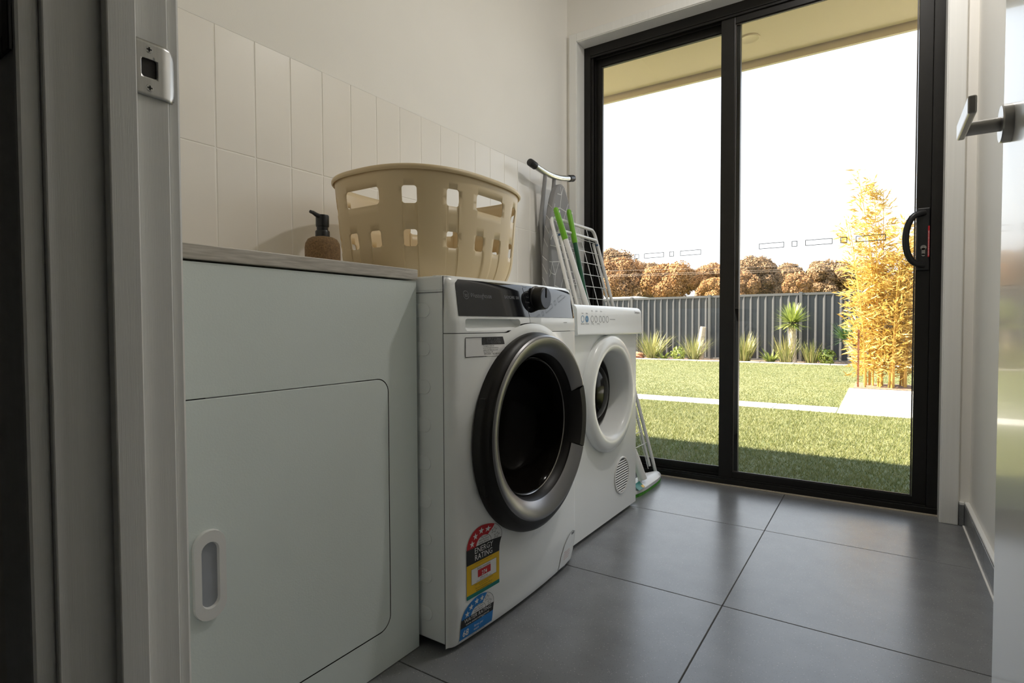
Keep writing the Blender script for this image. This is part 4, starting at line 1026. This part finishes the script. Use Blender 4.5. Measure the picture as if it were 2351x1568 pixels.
def yucca(name, lab, x, y, zt, lean, rad, m, n=170):
    t = thing(name, lab, 'yucca', (x, y, GZ))
    MB().tube([(x, y, GZ+.0), (x+lean*.3, y, GZ+(zt-GZ)*.4), (x+lean*.75, y, GZ+(zt-GZ)*.75), (x+lean, y, zt)], [.105, .085, .075, .07], 12).build('trunk', M['bark'], t, smooth=True)
    V, F = straps(x+lean, y, n, rad, 1.0, .018, z0=zt-.02, elev=(-.45, 1.5), droop=.05, hub=.03)
    o = np_mesh('leaf_head', V-np.array((x, y, GZ)), F, m, t); tag(o, kind='stuff')
yucca('yucca', 'tall yucca with round spiky head in front of the grey fence', -1.665, 14.02, .78, .0, .47, M['yucca'], 460)
yucca('yucca', 'leaning darker yucca half behind the golden bamboo', -.37, 14.02, .42, -.27, .48, M['yuccad'], 120)
sp2 = MB().tube([(-3.78, 14.35, GZ), (-3.77, 14.35, .35), (-3.72, 14.35, .68)], [.085, .075, .07], 12).build('stump', M['bark'], None, smooth=True)
tag(sp2, 'pale bare trunk stump standing among the strappy plants', 'stump')
bm_ = bmesh.new(); bmesh.ops.create_icosphere(bm_, subdivisions=3, radius=1)
for v in bm_.verts: v.co = Vector((v.co.x*.26, v.co.y*.14, v.co.z*.10))*(1+.12*math.sin(v.co.x*5+v.co.z*7)+.05*random.random())
me = bpy.data.meshes.new('garden_rock'); bm_.to_mesh(me); bm_.free(); ro = link('garden_rock', me, M['stone']); ro.location = (-5.42, 14.10, GZ+.07)
tag(ro, 'red-brown rock in the bed beside the large strappy plant', 'rock')
# golden bamboo
def bamboo(name, lab, culms):
    x, y = culms[0][0], culms[0][1]
    t = thing(name, lab, 'bamboo', (x, y, GZ)); L_ = []
    for i, (cx, cy, h, lx, ly) in enumerate(culms):
        pts = []; K = 9
        for k in range(K):
            q = k/(K-1); pts.append(Vector((cx+lx*q**1.7, cy+ly*q**1.7, GZ+h*q)))
        MB().tube(pts, [.011*(1-.8*k/(K-1))+.0015 for k in range(K)], 7).build('culm', M['culm'], t, smooth=True)
        nl = int(200*h)
        q = rng.uniform(.06, 1.0, nl)**.85; base = np.array([cx, cy, GZ])+np.stack([lx*q**1.7, ly*q**1.7, h*q], 1)
        tuft_a = np.floor(q*15)*2.4+i; a = tuft_a+rng.normal(0, .9, nl)
        rr = rng.uniform(.02, .23, nl)*(1-.45*q)
        p = base+np.stack([np.cos(a)*rr, np.sin(a)*rr, rng.uniform(-.02, .06, nl)], 1)
        el = rng.uniform(-.5, .9, nl); aa = a+rng.normal(0, .6, nl)
        d = np.stack([np.cos(aa)*np.cos(el), np.sin(aa)*np.cos(el), np.sin(el)], 1); s = np.cross(d, rng.normal(size=(nl, 3))); s /= np.linalg.norm(s, axis=1)[:, None]
        LL = rng.uniform(.07, .15, nl)[:, None]; ww = LL*.085
        V = np.stack([p, p+d*LL*.4+s*ww, p+d*LL, p+d*LL*.4-s*ww], 1).reshape(-1, 3); L_.append((V, np.arange(4*nl).reshape(-1, 4)))
    V, F = merge(L_); o = np_mesh('leaves', V-np.array((x, y, GZ)), F, M['bamboo'], t); tag(o, kind='stuff')
rb = random.Random(3)
cul = [(.00, 9.35, 3.05, -.30, .0), (-.02, 9.25, 2.85, -.08, .1), (.03, 9.42, 2.75, -.02, .1)]
for k in range(21):
    cx = -.20+.50*rb.random(); cul.append((cx, 9.1+.5*rb.random(), rb.uniform(1.3, 2.45), (cx-.02)*.55+rb.uniform(-.22, .20), rb.uniform(-.15, .2)))
bamboo('bamboo', 'tall golden bamboo clump at the edge of the concrete slab', cul)
cul = [(.50, 9.35, 2.95, .10, 0)]
for k in range(9):
    cx = .36+.40*rb.random(); cul.append((cx, 9.2+.45*rb.random(), rb.uniform(1.2, 2.5), rb.uniform(-.18, .2), rb.uniform(-.1, .2)))
bamboo('bamboo', 'thinner golden bamboo clump partly hidden by the closing stile', cul)
sk_ = MB().box(-.262, -.240, 9.06, 9.08, GZ-.05, .66)
for k in range(12): sk_.box(-.268, -.262, 9.064, 9.076, GZ+.06+.06*k, GZ+.075+.06*k)
tag(sk_.build('star_picket', M['rust']), 'rusty brown steel stake at the left foot of the bamboo', 'stake')

# ------------------------------------------------------------------ beyond the fence
def px_at(px, py, Y):
    d = r_*((px-1175.5)/FPX)-u_*((py-784)/FPX)+f_; t = Y/d.y
    return Vector((0, 0, CAM_H))+d*t
def tree(lab, x0, x1, ytop, Y, m, seed, nl=7, ybot=690, dens=1.0):
    R9 = random.Random(seed); a, b = px_at(x0, ytop, Y), px_at(x1, ytop, Y); cx = (a.x+b.x)/2; W_ = (b.x-a.x)/2; zt = px_at((x0+x1)/2, ytop, Y).z
    zb = min(px_at((x0+x1)/2, ybot, Y).z, zt-W_*.4)
    t = thing('tree', lab, 'tree', (cx, Y, GZ)); L_ = []
    MB().tube([(cx, Y, GZ), (cx+.1, Y, zb*.6), (cx-.1, Y+.1, zb+.1*(zt-zb)), (cx, Y, zt-.55*W_)], [.20, .15, .11, .05], 8).build('trunk', M['treebark'], t, smooth=True)
    for k in range(5):
        MB().tube([(cx, Y, zb*.5+.3), (cx+R9.uniform(-.5, .5)*W_, Y-.2*W_, zb), (cx+R9.uniform(-.8, .8)*W_, Y-.3*W_, zb+(zt-zb)*.6)], [.08, .05, .02], 6).build('branch', M['treebark'], t, smooth=True)
    W2 = W_*1.12; zc = (zt+zb)/2; H_ = (zt-zb)/2
    L_.append(cloud((cx, Y, zc), 1.0, int(2600*dens), .075, .6, (W2*.86, W2*.6, H_*.9)))
    for k in range(nl*3):
        an = R9.uniform(-.15, math.pi+.15); tt = R9.uniform(0, 1)**.6; rr = min(W_*R9.uniform(.22, .40), H_*.75)
        px = cx+math.cos(an)*tt*(W2-rr*.6); pz = zc+math.sin(an)*tt*(H_-rr*.55)-R9.uniform(0, .25)*H_
        if tt < .6: pz = zc+R9.uniform(-.8, .5)*(H_-rr*.4)
        py = Y-math.sqrt(max(0, 1-tt*tt))*W2*.62
        L_.append(cloud((px, py, min(pz, zt-rr)), rr, int(1000*dens), .046, .5))
    V, F = merge(L_); o = np_mesh('crown', V-np.array((cx, Y, GZ)), F, m, t); tag(o, kind='stuff')
TR = [('tree filling the row behind the fixed pane, topping none of its neighbours', 1450, 1560, 614, 28.6, 1), ('tree set back between two crowns in the sliding pane', 1740, 1800, 606, 28.4, 2), ('tree set back just left of the bamboo, dark brown', 1880, 1935, 604, 28.4, 1), ('olive-brown tree standing highest at the left end of the tree row', 1372, 1470, 570, 28, 1), ('rust-brown tree in front at the left end of the tree row', 1366, 1478, 594, 23, 0),
      ('tree behind, topping the gap left of the orange crowns', 1452, 1535, 602, 25.4, 1), ('broad orange-brown tree above the fence in the fixed pane', 1482, 1602, 603, 23, 2),
      ('tree half hidden by the dark door stile, farther back', 1590, 1690, 603, 25.6, 0), ('low round ochre tree beside the dark door stile', 1608, 1690, 636, 22.5, 2),
      ('tall rounded tree just right of the dark door stile', 1672, 1792, 588, 25, 1), ('low round tan tree close to the stile in the sliding pane', 1672, 1742, 622, 22.5, 0),
      ('brown tree left of centre in the sliding pane', 1768, 1852, 602, 25, 1), ('low tan tree filling the row in the sliding pane', 1800, 1866, 624, 23, 0),
      ('grey-brown tree left of the bamboo', 1846, 1962, 594, 25, 1), ('dense tree behind the bamboo', 1925, 2040, 602, 25.6, 0),
      ('dark orange tree sloping down right of the bamboo', 2028, 2122, 628, 23, 2), ('tree past the right end of the row', 2110, 2210, 640, 25.4, 0)]
for k, (lab, a, b, yt, Y, mi) in enumerate(TR): tree(lab, a, b, yt, Y, TM[mi], 40+k)
for k, (pa, pb) in enumerate((((1380, 621), (2150, 598)), ((1380, 631), (2150, 604)), ((1380, 634), (2150, 609)))):
    a, b = px_at(*pa, 20), px_at(*pb, 20); d = (b-a); a2 = a-d*.6; b2 = b+d*.5
    tag(MB().tube([a2, (a+b)/2-Vector((0, 0, .04)), b2], .0055, 6).build('power_line', M['wire'], None), ['highest of the three overhead wires', 'middle one of the three overhead wires', 'lowest of the three overhead wires'][k]+' in front of the trees', 'wire', 'overhead wires')
hs_ = thing('neighbour_shed', 'white shed end showing above the fence at far left', 'shed', (-7.6, 18, GZ))
MB().box(-8.6, -6.62, 17.5, 19, GZ, 1.60).build('wall', M['shed'], hs_)
MB().box(-8.7, -6.56, 17.4, 19.1, 1.60, 1.66).build('roof', M['shed'], hs_)

for o in bpy.data.objects:
    b = o.name.split('.')[0]
    if b.endswith(('_lettering', '_print', 'small_print', 'grey_buttons', 'blue_buttons', 'maker_mark')): o['kind'] = 'stuff'

GR = {'tree': 'trees beyond the fence', 'strappy_plant': 'strappy plants along the fence', 'agave': 'agaves in the garden bed', 'low_shrub': 'small shrubs in the garden bed', 'yucca': 'yuccas in the garden bed', 'bamboo': 'golden bamboo clumps'}
for o in bpy.data.objects:
    g_ = GR.get(o.name.split('.')[0])
    if g_ and o.parent is None: o['group'] = g_
